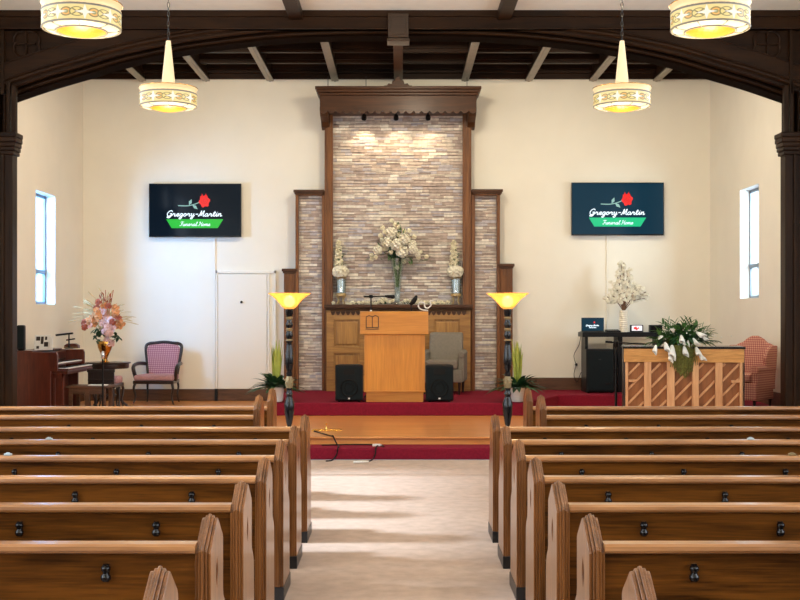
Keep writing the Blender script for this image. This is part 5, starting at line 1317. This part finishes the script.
m=MB(); m.tube([(-.09,-.02,.014),(.0,0,.014),(.09,.03,.014)],[.012,.014,.010],8); o=part('microphone',m,M['white'],None,smooth=60); o.location=(X(361,13.6),13.60,0.0); tag(o,'small white stick-shaped plug on the carpet below the red step','plug')

# ================================================================== CAMERA, LIGHT
cam=bpy.data.objects.new('camera',bpy.data.cameras.new('camera')); COL.objects.link(cam)
cam.location=(0,0,CAMZ); cam.rotation_euler=(R(90),0,0); cam.data.sensor_width=36; cam.data.lens=F/800*36; cam.data.shift_y=.01875; cam.data.clip_start=.05; cam.data.clip_end=100
SC.camera=cam
def light(kind,name,loc,energy,col,rot=(0,0,0),**kw):
    l=bpy.data.lights.new(name,kind); l.energy=energy; l.color=col
    for k,v in kw.items(): setattr(l,k,v)
    o=bpy.data.objects.new(name,l); COL.objects.link(o); o.location=loc; o.rotation_euler=rot; return o
# daylight through nave windows
for i,(a,b,c,d) in enumerate(NWIN):
    for s in (-1,1):
        light('AREA','daylight_nave',(s*(NW+.33),(a+b)/2,(c+d)/2),DAY,(.84,.91,1.0),(0,R(90)*s,0),shape='RECTANGLE',size=d-c,size_y=b-a)
# chancel windows
def aim(o,t): o.rotation_euler=(Vector(t)-Vector(o.location)).to_track_quat('-Z','Y').to_euler()
aim(light('AREA','daylight_window_left',(WL-1.3,16.85,3.2),CHL,(.22,.52,1.0),shape='RECTANGLE',size=1.1,size_y=1.6),(-4.2,19.3,2.3))
aim(light('AREA','daylight_window_right',(WR+1.2,16.4,3.2),CHR,(.78,.90,1.0),shape='RECTANGLE',size=1.1,size_y=1.6),(3.6,20.0,2.0))
light('SUN','sun',(-12,10,12),SUN,(.72,.85,1.0),(0,-R(90-SEL),0),angle=R(8))
for x,y in ((-1.925,9.6),(1.845,9.6),(-1.93,7.0),(1.88,7.0)):
    light('POINT','pendant_light',(x,y,3.465-.30),PEN,(1,.80,.52),shadow_soft_size=.10)
    light('POINT','pendant_uplight',(x,y,3.465+.95),PEN*1.3,(1,.80,.52),shadow_soft_size=.12)
for x,y in ((-1.9,3),(1.9,3),(-1.9,-1.5),(1.9,-1.5)):
    light('POINT','nave_lamp',(x,y,3.5),PEN*1.2,(1,.84,.60),shadow_soft_size=.2)
for px in (289.3,507.6): light('POINT','torchiere_light',(X(px,12.6),12.6,2.12),TOR,(1,.70,.36),shadow_soft_size=.06)
for px in (364,396,428):
    light('SPOT','canopy_spot',(X(px,19.85),19.82,5.0),SPT,(1,.78,.48),(R(34),0,0),spot_size=R(110),spot_blend=1,shadow_soft_size=.03)
# unseen warm fill lights above, behind the arch beam, with no fixtures
for x in (-3.2,0.3,3.2): light('AREA','chancel_warm_fill',(x,16.3,5.80),CHC,(1,.86,.64),(R(28),0,0),shape='DISK',size=.5)
w=bpy.data.worlds.new('sky'); SC.world=w; w.use_nodes=True; bg=w.node_tree.nodes['Background']; bg.inputs[0].default_value=(.62,.80,1,1); bg.inputs[1].default_value=SKY
SC.view_settings.view_transform='Standard'; SC.view_settings.look='None'; SC.view_settings.gamma=1; SC.view_settings.exposure=EXPO
try: SC.view_settings.use_curve_mapping=False
except Exception: pass
